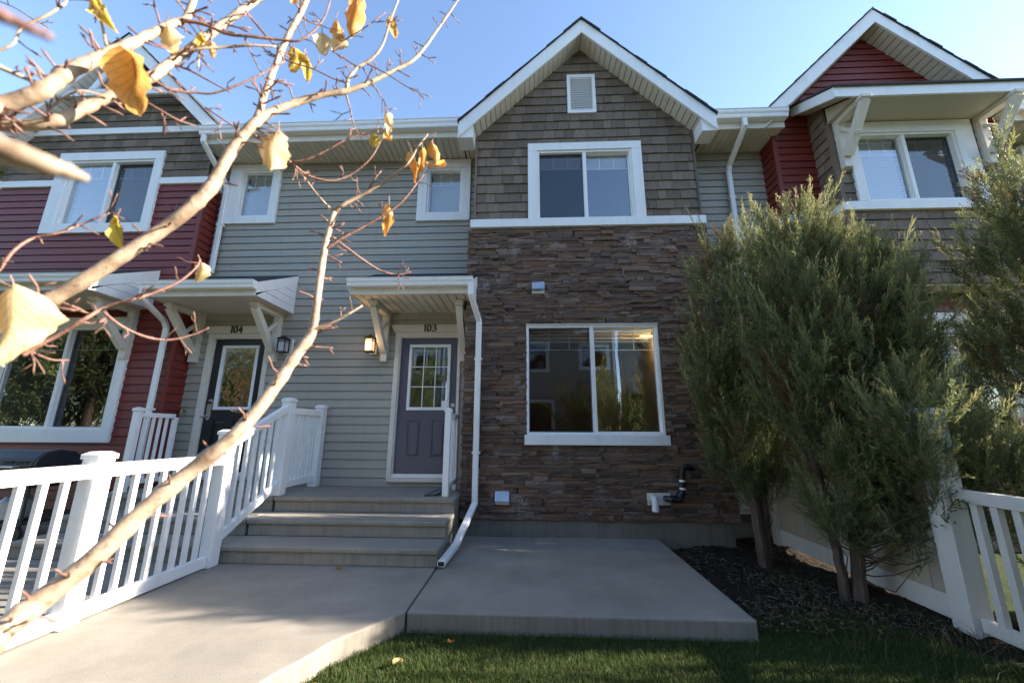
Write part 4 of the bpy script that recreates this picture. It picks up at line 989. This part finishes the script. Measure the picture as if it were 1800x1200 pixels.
juniper('tall juniper beyond the picket railing at the right edge', (4.35*k3, 3.30*k3, GZ),
        [(*far(l), *(q*k3 for q in l[3:])) for l in [(4.35, 3.3, 1.5, .70, .6, 1.0), (4.30, 3.3, 2.4, .52, .5, .8), (4.24, 3.3, 2.95, .32, .4, .55), (4.18, 3.3, 3.38, .15, .18, .36), (4.75, 3.3, 2.5, .55, .5, .9), (4.75, 3.3, 3.0, .35, .4, .55), (3.92, 3.2, 1.9, .28, .35, .5), (3.95, 3.0, .8, .5, .4, .6), (4.4, 2.85, 1.1, .6, .4, .7), (3.75, 3.3, 1.3, .4, .35, .6)]], 680,
        [[(4.35*k3, 3.3*k3, GZ-.1, .09), (4.33*k3, 3.3*k3, .8, .07), (4.27*k3, 3.3*k3, 2.0, .04), (4.22*k3, 3.3*k3, 3.4, .01)], [(4.38*k3, 3.3*k3, .4, .05), (4.6*k3, 3.25*k3, 1.3, .04), (4.75*k3, 3.3*k3, 2.8, .01)]], 13, tipc=(.56, .50, .18))
juniper('dark juniper seen between the pickets at the right edge, its unseen top raised to shade the lawn', (4.0, 2.15, GZ),
        [(3.95, 2.25, .55, .55, .6, .5), (4.1, 2.3, 1.15, .45, .6, .55), (4.1, 2.35, 1.75, .35, .55, .35), (3.75, 1.6, .5, .4, .5, .45), (4.2, 1.6, 1.5, .4, .5, .5), (3.62, 2.75, .35, .3, .4, .4), (3.7, 3.05, .7, .3, .3, .5)], 240, [[(4.0, 2.15, GZ-.1, .07), (4.0, 2.15, .5, .05), (4.05, 2.15, 1.3, .01)]], 14)  # upper lobes stand out of view, added to shade the lawn
# ------------------------------------------------------------------ grass, weeds, fallen leaves
def blades(name, pts, hmin, hmax, wid, c0, c1, seed, label, cat, lean=.5):
    r = np.random.default_rng(seed); n = len(pts); h = r.uniform(hmin, hmax, n)[:, None]; az = r.uniform(0, 2*math.pi, n)
    s = np.stack([np.cos(az), np.sin(az), np.zeros(n)], 1)*wid*r.uniform(.7, 1.3, n)[:, None]
    la = r.uniform(0, 2*math.pi, n); d = np.stack([np.cos(la), np.sin(la), np.zeros(n)], 1)*h*r.uniform(.1, lean*2, n)[:, None]
    up = np.array([0, 0, 1.0]); mid = pts+up*h*.6+d*.35; tip = pts+up*h*r.uniform(.75, 1, n)[:, None]+d
    V = np.stack([pts-s, pts+s, mid+s*.75, pts-s, mid+s*.75, mid-s*.75, mid-s*.75, mid+s*.75, tip], 1).reshape(-1, 3)
    k = r.random(n)[:, None]; c = np.array(c0)*(1-k)+np.array(c1)*k; dry = r.random(n) < .05; c[dry] = (.20, .17, .08)
    o = make_mesh(name, V, 3, np.repeat(c, 9, 0), M['grassblade'], None); return lab(o, label, cat, kind='stuff')
def inwalk(x, y):
    e = np.interp(y, [-6, 1.2, 2.0, 2.35, 2.52, 2.69, 2.9, 3.13], [-1.5, -1.5, -1.46, -1.36, -1.275, -1.22, -1.06, -.90]); return x < e+.008
def lawn(n, x0, x1, y0, y1, seed):
    r = np.random.default_rng(seed); x = r.uniform(x0, x1, n); y = r.uniform(y0, y1, n)
    edge = np.interp(x, [1.5, 1.8, 2.1, 2.4, 2.6, 2.75, 2.9, 3.1], [3.42, 3.46, 3.5, 3.46, 3.36, 3.15, 2.85, 2.6])+r.normal(.04, .09, n)
    ok = (~inwalk(x, y)) & ((y < 3.12) | (x > 1.56)) & ((x < 1.56) | (y < edge)) & (x < 3.05+.0*y)
    clump = np.sin(x*9+1.3*np.sin(y*7))*np.sin(y*11+x*3) > -1.2
    ok &= clump
    return np.stack([x[ok], y[ok], np.full(ok.sum(), GZ)], 1)
P_ = np.concatenate([lawn(125000, -1.35, 3.3, 1.9, 3.7, 1), lawn(26000, -1.5, 4.5, .2, 1.95, 2)])
blades('grass', P_, .022, .048, .0015, (.040, .072, .016), (.082, .118, .030), 5, 'short green lawn grass in front of the patio slab', 'grass')
def weeds():
    r = np.random.default_rng(9); P = []
    for (cx_, cy_, n, s) in [(2.05, 4.2, 25, .08), (2.45, 4.1, 50, .12), (2.2, 3.7, 35, .12), (2.0, 3.4, 50, .15), (2.6, 3.5, 50, .15), (2.9, 3.3, 30, .12), (2.3, 3.2, 90, .25), (2.8, 2.95, 120, .3), (1.75, 3.6, 20, .08)]:
        P.append(np.stack([r.normal(cx_, s, n), r.normal(cy_, s, n), np.full(n, GZ+.02)], 1))
    P = np.concatenate(P); return P[P[:, 0] > 1.585]
blades('weeds', weeds(), .05, .16, .002, (.07, .085, .03), (.20, .165, .085), 6, 'thin tufts of dry grass on the dark soil under the junipers', 'weeds', lean=.9)
def litter():
    r = np.random.default_rng(21); mb = MB()
    for i in range(2200):
        x, y = r.uniform(1.62, 3.05), r.uniform(3.2, 5.6); z = GZ+.035+r.uniform(0, .02); a = r.uniform(0, 6.3); l, w = r.uniform(.01, .035), r.uniform(.003, .012)
        c, s = math.cos(a), math.sin(a); t = r.uniform(-.01, .01)
        mb.add([(x-c*l, y-s*l, z), (x+s*w, y-c*w, z+.004), (x+c*l, y+s*l, z+t+.005), (x-s*w, y+c*w, z+.003)], [(0, 1, 2, 3)])
    o = mb.build('soil_litter', M['tan_litter'], None); return lab(o, 'brown needle and bark litter scattered over the soil bed', 'litter', kind='stuff')
M['tan_litter'] = plain('litter', (.12, .085, .055), .9, .4, 30, 90, piece=.6, bstr=0)
litter()

def leaf_mesh(w, h, curl, seed, pear=.0, wavy=.05):
    r = random.Random(seed); nx, ny = 9, 13; V = []
    ph, p2, p3 = (r.uniform(0, 6) for _ in range(3)); tear = r.uniform(.2, .8); bend = r.uniform(-.25, .25)
    for j in range(ny):
        t = j/(ny-1); half = (math.sin(math.pi*min(1, t**(.75+pear)))**.75)*.5 if 0 < t < 1 else .004
        for i in range(nx):
            s = i/(nx-1)*2-1
            hh = half*(1+(.13*math.sin(t*19+ph+s)+.10*math.sin(t*34+p2)+.16*math.exp(-((t-tear)/.07)**2)*(-1 if s > 0 else .4))*abs(s))
            z = curl*w*(abs(s)**1.6*.6)*(1+.5*math.sin(t*6+p3))+wavy*h*math.sin(t*6+ph+s*2)+.04*h*math.sin(s*6+p2+t*9)*abs(s)+curl*.35*h*(t-.5)**2
            V.append((s*hh*w+bend*w*math.sin(t*3.1), -t*h*(1-.06*abs(s)*math.sin(p3)), z))
    return V, [(j*nx+i, j*nx+i+1, (j+1)*nx+i+1, (j+1)*nx+i) for j in range(ny-1) for i in range(nx-1)]

# ------------------------------------------------------------------ the young tree in the foreground
TR = lab(empty('young_tree', (-.97, .42, GZ)), 'young bare tree reaching in from the left with a few yellow leaves', 'tree')
def px_branch(name, pts, parent, mat='branch', start=None, spurs=0, n=9, seed=1):
    """pts: (photo x, photo y, thickness in photo pixels, distance)"""
    r = random.Random(seed)
    W_ = [(*at(x, y, d), th*.9/2*d/F_PX) for (x, y, th, d) in pts]
    if start: W_ = [tuple(s) for s in start]+W_
    S = smooth_path(W_, 5); mb = MB(); SP = []
    ps = [Vector(p[:3]) for p in S]; rs = [max(.0006, p[3]*(1+r.uniform(-.05, .05)+(.16 if r.random() < .10 else 0))) for p in S]
    mb.tube(ps, rs, n)
    for _ in range(spurs):
        i = r.randrange(1, len(ps)-1); t = (ps[i+1]-ps[i]).normalized(); o = t.orthogonal(); o.rotate(Matrix.Rotation(r.uniform(0, 6.28), 3, t))
        L = r.uniform(.010, .032); d = (o+t*r.uniform(.2, .9)).normalized(); b = ps[i]+o.normalized()*rs[i]*.6; o = o.normalized()
        e = b+d*L; m_ = b+d*L*.55+t*r.uniform(-.004, .004)
        q_ = min(1.0, .45+rs[i]*90); sp_ = MB().tube([b, m_, e, e+d*.006], [.0019*q_, .0012*q_, .0017*q_, .0003], 6)
        if r.random() < .45:
            d2 = (d+Vector((r.uniform(-1, 1), r.uniform(-1, 1), r.uniform(-1, 1)))*.8).normalized(); sp_.tube([m_, m_+d2*L*.5, m_+d2*L*.75], [.0011*q_, .0014*q_, .0003], 5)
        SP.append(sp_)
    o = mb.build(name, M[mat], parent, smooth=True)
    for q in SP: q.build('spur_shoot' if name == 'branch' else 'bud', M['twig'], o if name == 'branch' else parent, smooth=True)
    return o
tk = MB().tube([(-.99, .40, GZ-.1), (-.98, .41, .3), (-.96, .42, .8), (-.95, .41, 1.2), (-.97, .38, 1.7), (-1.02, .36, 2.4)], [.05, .042, .038, .032, .026, .014], 12).build('trunk', M['branch'], TR, smooth=True)
A = px_branch('branch', [(-60, 1160, 50, .43), (0, 1112, 47, .45), (75, 1052, 43, .48), (140, 1003, 39, .50), (190, 958, 36, .52), (260, 890, 33, .55), (330, 832, 30, .58), (400, 776, 27, .60), (452, 722, 25, .63), (490, 670, 23, .66), (520, 625, 21, .68), (546, 590, 19, .70), (553, 560, 15, .71), (561, 500, 13.5, .73), (570, 440, 12.5, .76), (580, 400, 11, .78), (588, 373, 9.5, .80)], TR, start=[(-.955, .42, .80, .03), (-.80, .46, .93, .019)], spurs=46, seed=3)
B = px_branch('branch', [(-50, 590, 30, .50), (20, 562, 27, .52), (65, 540, 26, .53), (115, 512, 26, .54), (165, 482, 26, .55), (230, 440, 25, .57), (290, 400, 24, .59), (330, 370, 24, .60), (370, 330, 23, .62), (388, 298, 21, .63), (410, 260, 20, .64), (430, 235, 19, .65), (452, 213, 17, .66), (480, 196, 15, .68), (520, 181, 13, .70), (570, 166, 11.5, .72), (610, 160, 10, .74), (650, 145, 8.5, .76), (690, 125, 7.5, .78), (725, 107, 6.5, .80), (747, 83, 5.5, .82), (772, 48, 4.5, .84), (795, 15, 3.6, .86), (818, -20, 3, .88)], TR, start=[(-.955, .42, 1.10, .026), (-.85, .44, 1.28, .02)], spurs=54, seed=4)
C = px_branch('branch', [(-40, 203, 34, .44), (0, 186, 31, .45), (60, 166, 28, .46), (92, 147, 27, .47), (120, 126, 25, .48), (160, 108, 23, .50), (200, 90, 20, .52), (232, 77, 18, .54), (266, 60, 15, .57), (300, 43, 14, .60), (326, 34, 13, .62), (337, 10, 12, .63), (346, -20, 11, .64)], TR, start=[(-.955, .40, 1.40, .024), (-.78, .40, 1.52, .02)], spurs=40, seed=5)
D = px_branch('branch', [(-40, 222, 22, .46), (0, 222, 21, .47), (70, 219, 21, .48), (112, 208, 21, .49), (150, 190, 19, .51), (200, 166, 19, .53), (240, 148, 18, .55), (272, 132, 17, .57), (300, 110, 16, .59), (332, 88, 15, .61), (370, 60, 14.5, .63), (410, 30, 13.5, .65), (440, 8, 12.5, .67), (480, -20, 12, .70)], TR, start=[(-.955, .40, 1.38, .022), (-.78, .41, 1.46, .017)], spurs=46, seed=6)
B2 = px_branch('branch', [(452, 213, 15, .66), (462, 175, 12, .67), (475, 140, 11.5, .68), (490, 100, 11, .70), (510, 56, 10.5, .72), (530, 20, 10, .74), (550, -25, 9, .76)], TR, spurs=22, seed=7)
px_branch('branch', [(588, 373, 9, .80), (600, 362, 8, .80), (622, 350, 7.5, .81), (655, 333, 7, .82), (690, 310, 6, .83), (718, 285, 5, .84), (735, 258, 4, .85), (752, 236, 3, .86)], TR, spurs=10, seed=8)
px_branch('branch', [(610, 160, 8, .74), (612, 140, 7, .74), (630, 118, 6, .75), (652, 105, 5.5, .76), (672, 80, 4.5, .77), (685, 40, 3.5, .78), (700, 0, 3, .79), (706, -20, 2.5, .8)], TR, spurs=5, seed=9)
tws = [
 [(588, 375, 6, .80), (560, 345, 4, .80), (536, 314, 4, .79), (520, 295, 4, .76), (512, 285, 4, .73)],
 [(447, 238, 8, .66), (470, 252, 6, .68), (512, 286, 5, .73), (540, 308, 5, .75), (580, 318, 4.5, .77), (615, 308, 4, .79), (650, 280, 3.5, .8), (667, 252, 3, .81), (671, 242, 3, .81)],
 [(515, 285, 4, .73), (550, 277, 3.6, .74), (600, 250, 3, .76), (640, 234, 2.6, .78), (676, 225, 2, .79)],
 [(574, 437, 6, .76), (600, 420, 5, .77), (640, 398, 4.5, .79), (690, 368, 4, .81), (715, 345, 4, .82), (734, 320, 3.4, .83), (752, 300, 2, .84)],
 [(583, 416, 5, .77), (610, 436, 4.5, .78), (640, 458, 4, .80), (670, 476, 3.5, .82), (700, 483, 3, .84), (722, 478, 2.6, .85)],
 [(549, 580, 8, .70), (580, 568, 5, .71), (605, 556, 5, .72), (637, 537, 3.5, .74)],
 [(532, 610, 6, .69), (560, 610, 4, .70), (585, 612, 3, .71)],
 [(570, 445, 4, .76), (600, 462, 3, .76)], [(640, 345, 4, .82), (662, 310, 4, .82), (675, 296, 3, .83)],
 [(645, 112, 3, .75), (680, 130, 2.6, .76), (720, 155, 2.2, .78), (758, 171, 1.8, .80)],
 [(637, 118, 3, .75), (660, 155, 2.2, .77), (680, 185, 2, .78), (687, 197, 1.6, .79)],
 [(608, 166, 4, .74), (615, 190, 3, .75), (622, 220, 2.6, .76), (636, 244, 2, .77)],
 [(628, 118, 3, .75), (600, 100, 2.4, .75), (584, 91, 2, .76)],
 [(484, 98, 4, .70), (520, 112, 3.4, .71), (552, 122, 3, .72), (585, 138, 2.6, .73), (610, 147, 2.4, .74)],
 [(584, 91, 2.4, .76), (610, 68, 2.4, .77), (640, 50, 2, .78), (678, 22, 1.8, .8)],
 [(320, 36, 9, .61), (355, 42, 7, .62), (400, 60, 6, .63), (440, 64, 6, .64), (490, 70, 5, .66), (525, 72, 4, .67), (548, 58, 3.6, .68), (570, 32, 3, .69), (582, -5, 2.6, .7)],
 [(270, 140, 6, .57), (300, 158, 5, .58), (345, 163, 4.5, .60), (380, 163, 4, .61), (440, 140, 3.6, .63), (500, 108, 3, .66)],
 [(300, 112, 6, .59), (330, 122, 5, .60), (360, 138, 4, .61), (405, 163, 2.5, .62)],
 [(300, 96, 5, .59), (350, 86, 5, .60), (400, 83, 5, .62), (440, 80, 5, .63), (485, 82, 4, .65)],
 [(430, 18, 4, .66), (465, 60, 4, .67), (487, 85, 3.4, .68), (500, 108, 3, .69)], [(430, 68, 3, .64), (455, 120, 2.8, .65), (480, 160, 2.4, .67), (495, 190, 2, .68)],
 [(-30, 95, 5, .50), (20, 80, 5, .51), (38, 50, 5, .52), (85, 26, 5, .53), (112, 8, 5, .54), (122, -2, 5, .55), (165, 4, 5, .55), (178, 40, 4.5, .54), (187, 80, 6, .53)],
 [(-20, 490, 6, .50), (0, 472, 6, .51), (25, 440, 5.5, .52), (58, 419, 5, .54), (100, 410, 5, .55), (140, 395, 4, .57), (178, 380, 3.4, .58), (196, 374, 2.8, .59), (206, 380, 2, .59)],
 [(40, 625, 9, .52), (70, 606, 8, .53), (100, 590, 8, .54), (150, 560, 7.5, .55), (186, 540, 7, .57), (230, 527, 6.5, .58), (270, 515, 5.5, .60), (315, 495, 4.5, .62), (345, 470, 3.4, .64), (352, 455, 2.5, .65)],
 [(180, 547, 6, .57), (215, 574, 5, .58), (260, 593, 4.5, .60), (300, 597, 4, .62), (340, 588, 3.4, .64), (367, 576, 2.6, .65)],
 [(45, 615, 5, .52), (60, 620, 4.5, .53), (90, 632, 4, .54), (121, 633, 3, .56)],
 [(70, 215, 5, .48), (95, 185, 4, .49), (140, 160, 4, .50), (190, 172, 3.5, .52)], [(-20, 105, 9, .46), (0, 118, 9, .47), (40, 136, 8, .48), (66, 146, 7, .49)],
 [(240, 170, 5, .56), (275, 190, 4, .57), (310, 210, 3.4, .58), (345, 222, 2.6, .6)], [(362, 190, 4, .62), (385, 205, 3.4, .62), (420, 228, 3, .63)],
 [(290, 75, 4, .6), (278, 30, 4, .6), (270, 8, 3, .6)], [(368, 60, 4, .62), (352, 88, 4, .61), (348, 120, 3.4, .6)],
 [(0, 3, 2, .9), (28, 15, 2, .9), (60, 35, 2, .9), (85, 49, 1.6, .9)],
]
par = [A, B, B, A, A, A, A, A, A, B, B, B, B, B2, B, C, D, D, D, D, D, C, B, B, B, B, D, C, D, D, C, D, C]
for i, (tw, p) in enumerate(zip(tws, par)): px_branch('twig', tw, p, 'twig' if min(q[2] for q in tw) < 3.2 else 'branch', spurs=max(2, len(tw)), n=6, seed=40+i)
# two shoots close to the lens
px_branch('branch', [(-120, -30, 26, .13), (-40, 8, 26, .13), (30, 40, 22, .135), (92, 68, 12, .14)], TR, 'twig', start=[(-.95, .37, 1.75, .012), (-.5, .2, 1.55, .006)], seed=81)
px_branch('branch', [(-160, 190, 60, .16), (-60, 236, 56, .16), (20, 268, 50, .165), (80, 290, 40, .17), (120, 302, 28, .175), (155, 316, 14, .18)], TR, 'branch', start=[(-.95, .38, 1.50, .014), (-.55, .25, 1.46, .009)], seed=82)
leaves = [  # x, y of the stalk end, width, height (photo pixels), distance, turn (deg), colour, curl
 (24, 498, 92, 142, .46, -4, 'leaf_cream', .6), (232, 96, 74, 108, .50, 4, 'leaf_orange', .45), (292, 38, 38, 54, .58, 6, 'leaf_cream', .5), (168, 6, 30, 86, .55, 38, 'leaf_yellow', .8),
 (490, 228, 50, 78, .66, -8, 'leaf_cream', .5), (206, 380, 24, 56, .59, 4, 'leaf_yellow', .6), (354, 462, 26, 38, .65, -18, 'leaf_cream', .4), (566, 62, 30, 44, .78, 8, 'leaf_cream', .4),
 (590, 32, 24, 44, .78, 14, 'leaf_orange', .6), (606, 64, 28, 36, .78, -38, 'leaf_cream', .5), (632, -14, 36, 74, .80, -12, 'leaf_orange', .6), (684, 34, 20, 40, .79, 18, 'leaf_orange', .4),
 (518, 84, 28, 42, .72, -12, 'leaf_yellow', .5), (536, 100, 18, 44, .73, 8, 'leaf_yellow', .5), (508, 80, 22, 38, .72, 62, 'leaf_yellow', .6), (680, 204, 17, 40, .80, 2, 'leaf_cream', .7),
 (664, 236, 20, 24, .80, -32, 'leaf_yellow', .5), (676, 240, 16, 20, .81, 48, 'leaf_orange', .5), (722, 262, 18, 58, .84, 14, 'leaf_orange', .9), (742, 262, 14, 50, .84, -12, 'leaf_orange', .9), (760, 246, 24, 42, .85, 10, 'leaf_orange', .4),
 (753, 295, 18, 36, .85, 84, 'leaf_orange', .6), (684, 358, 20, 60, .81, -2, 'leaf_orange', .7), (352, 62, 20, 24, .61, -10, 'leaf_yellow', .5), (372, 70, 16, 34, .61, 6, 'leaf_orange', .6), (512, -10, 24, 22, .7, 0, 'leaf_orange', .5)]
for i, (x, y, w, h, d, ang, mat, curl) in enumerate(leaves):
    V, Fc = leaf_mesh(w*.92*d/F_PX, h*.95*d/F_PX, curl*(1 if i % 2 else -1), 100+i, pear=.15*(i % 3-1))
    o = at(x, y, d); rot = Matrix.Rotation(R(ang), 3, 'Z') @ Matrix.Rotation(R((i*37) % 36+12), 3, 'Y') @ Matrix.Rotation(R((i*53) % 30-15), 3, 'X')
    B3 = Matrix((right, upv, -fwd)).transposed() @ rot
    me = bpy.data.meshes.new('leaf'); me.from_pydata([tuple(B3 @ Vector(v)) for v in V], [], Fc); me.update(); me.shade_smooth()
    uvl = me.uv_layers.new(name='UVMap')
    for lp_ in me.loops: uvl.data[lp_.index].uv = ((lp_.vertex_index % 9)/4-1, (lp_.vertex_index//9)/12)
    lf = link('leaf', me, M[mat], TR, o)
    top = o+upv*(14*d/F_PX)+right*((i % 3-1)*6*d/F_PX)
    MB().tube([top, o, B3 @ Vector(V[40])+o], [.0009, .0008, .0005], 5).build('stalk', M['twig'], lf)

def fallen(x, y, z, s, a, mat, label):
    V, Fc = leaf_mesh(s*.6, s, .5, int(x*100) % 97); rot = Euler((R(12), R(-8), a)).to_matrix()
    P = [rot @ Vector(v)+Vector((x, y, 0)) for v in V]; lo_ = min(p.z for p in P)
    lab(mesh('fallen_leaf', [(p.x, p.y, p.z-lo_+z) for p in P], Fc, M[mat], smooth=True), label, 'leaf', 'fallen leaves')
fallen(-1.80, 4.0, .006, .07, .4, 'leaf_orange', 'fallen tan leaf at the foot of the bottom step')
fallen(-.82, 2.65, GZ+.035, .07, 2.4, 'leaf_cream', 'pale fallen leaf lying on the grass near the walkway corner')
fallen(-1.17, 2.42, GZ+.035, .06, 1.1, 'leaf_orange', 'orange fallen leaf on the grass at the bottom edge of the photo')
fallen(-.55, 2.93, GZ+.035, .045, 1.9, 'leaf_orange', 'small orange fallen leaf on the grass just below the patio edge')

# ------------------------------------------------------------------ the row across the green, seen reflected in the panes
def opposite(cx_, wallm, label):
    y = -7.6; o = lab(empty('opposite_townhouse', (cx_, y, GZ)), label, 'townhouse', 'townhouses across the green')
    FB = Frame((0, y, 0), (-1, 0, 0), (0, 1, 0))
    u = lambda x: -x
    holes = [(u(cx_+1.0), u(cx_-1.0), 1.1, 2.6), (u(cx_+.8), u(cx_-.8), 4.1, 5.3), (u(cx_+3.6), u(cx_+2.4), 4.2, 5.2)]
    w = wall_back(FB, u(cx_+4), u(cx_-4), GZ, 5.9, holes, M[wallm], 'wall', o, th=.2, tri=(u(cx_+2), u(cx_-2), u(cx_), 5.9, 7.8))
    siding(FB, u(cx_+4), u(cx_-4), .2, 5.9, holes, M[wallm], w, row=.2)
    for h in holes: window(o, FB, *h, (h[0]+h[1])/2, (.12, .12, .12, .12), nf=.03)
    for s in (-1, 1):
        P = [(cx_+s*a, yy, z) for yy in (y+.35, y-5) for (a, z) in ((0, 8.1), (2.3, 5.85), (2.3, 5.95), (0, 8.2))]
        MB().add(P, [(0, 1, 2, 3), (7, 6, 5, 4), (0, 4, 5, 1), (1, 5, 6, 2), (2, 6, 7, 3), (3, 7, 4, 0)]).build('gable_roof', M['shingle'], o)
        P = [(cx_+s*a, yy, z) for yy in (y+.36, y+.39) for (a, z) in ((0, 8.12), (2.32, 5.85), (2.32, 5.60), (0, 7.87))]
        MB().add(P, [(0, 1, 2, 3), (7, 6, 5, 4), (0, 4, 5, 1), (1, 5, 6, 2), (2, 6, 7, 3), (3, 7, 4, 0)]).build('rake_board', M['white'], o)
    MB().prism([(y+.3, 5.9), (y+.3, 6.05), (y-5, 8.6), (y-5, 8.4)], 8, 'x', cx_-4).build('main_roof', M['shingle'], o)
    box('gutter', (cx_+2.32, cx_+4, y+.31, y+.42, 5.85, 6.0), M['white'], o); box('gutter', (cx_-4, cx_-2.32, y+.31, y+.42, 5.85, 6.0), M['white'], o)
    MB().rect([(cx_+3.9, y+.07, 5.85), (cx_+3.9, y+.07, 0)], .09, .07).build('downspout', M['white'], o)
    box('porch_roof', (cx_-3.6, cx_-1.5, y+.02, y+1.1, 2.9, 3.1), M['white'], o)
    fbox(FB, u(cx_-2.1), u(cx_-3.0), 0, 2.2, -.05, .03).build('door', M['black'], o)
for k, (x, mt) in enumerate(((-16.4, 'ctrim'), (-8.2, 'grey'), (0.0, 'grey'), (8.2, 'grey'), (16.4, 'ctrim'))):
    opposite(x, mt, ('cream gabled townhouse across the green, mirrored at the far left', 'grey gabled townhouse across the green, mirrored in the left windows', 'grey gabled townhouse across the green, mirrored in the lower middle window', 'grey gabled townhouse across the green, mirrored in the right windows', 'cream gabled townhouse across the green, mirrored at the far right')[k])

def green_tree(x, y, h, label, seed):
    r = np.random.default_rng(seed)
    lobes = [(x+r.uniform(-1.4, 1.4), y+r.uniform(-.8, .8), h*r.uniform(.2, .9), 1.1, .9, h*.16) for _ in range(14)]
    t = juniper(label, (x, y, GZ), lobes, 55, [[(x, y, GZ-.1, .14), (x, y, h*.4, .11), (x+.1, y, h*.9, .03)]], seed, big=5.0, tipc=(.30, .26, .07), midc=(.14, .17, .05), dead=.1)
    t.name = 'leafy_tree'; t['category'] = 'tree'; t['group'] = 'trees across the green'
for i, (x, y, h) in enumerate(((-13, -5.0, 5.5), (-10.2, -5.4, 4.6), (-6.0, -5.6, 3.4), (2.9, -5.9, 2.8), (12.0, -5.4, 5.0), (-15.0, -1.8, 6.0), (-17.6, -2.8, 6.5), (-20.5, -4.0, 6.0))):
    green_tree(x, y, h, ('tall leafy tree across the green mirrored at far left', 'leafy tree across the green mirrored in the left lower window', 'small leafy tree across the green in front of grey townhouse', 'low leafy tree across the green mirrored in the lower middle window', 'leafy tree across the green mirrored at right', 'leafy tree mirrored in the left lower window, nearest of three', 'leafy tree mirrored in the left lower window, middle of three', 'leafy tree mirrored in the left lower window, farthest of three')[i], 60+i)
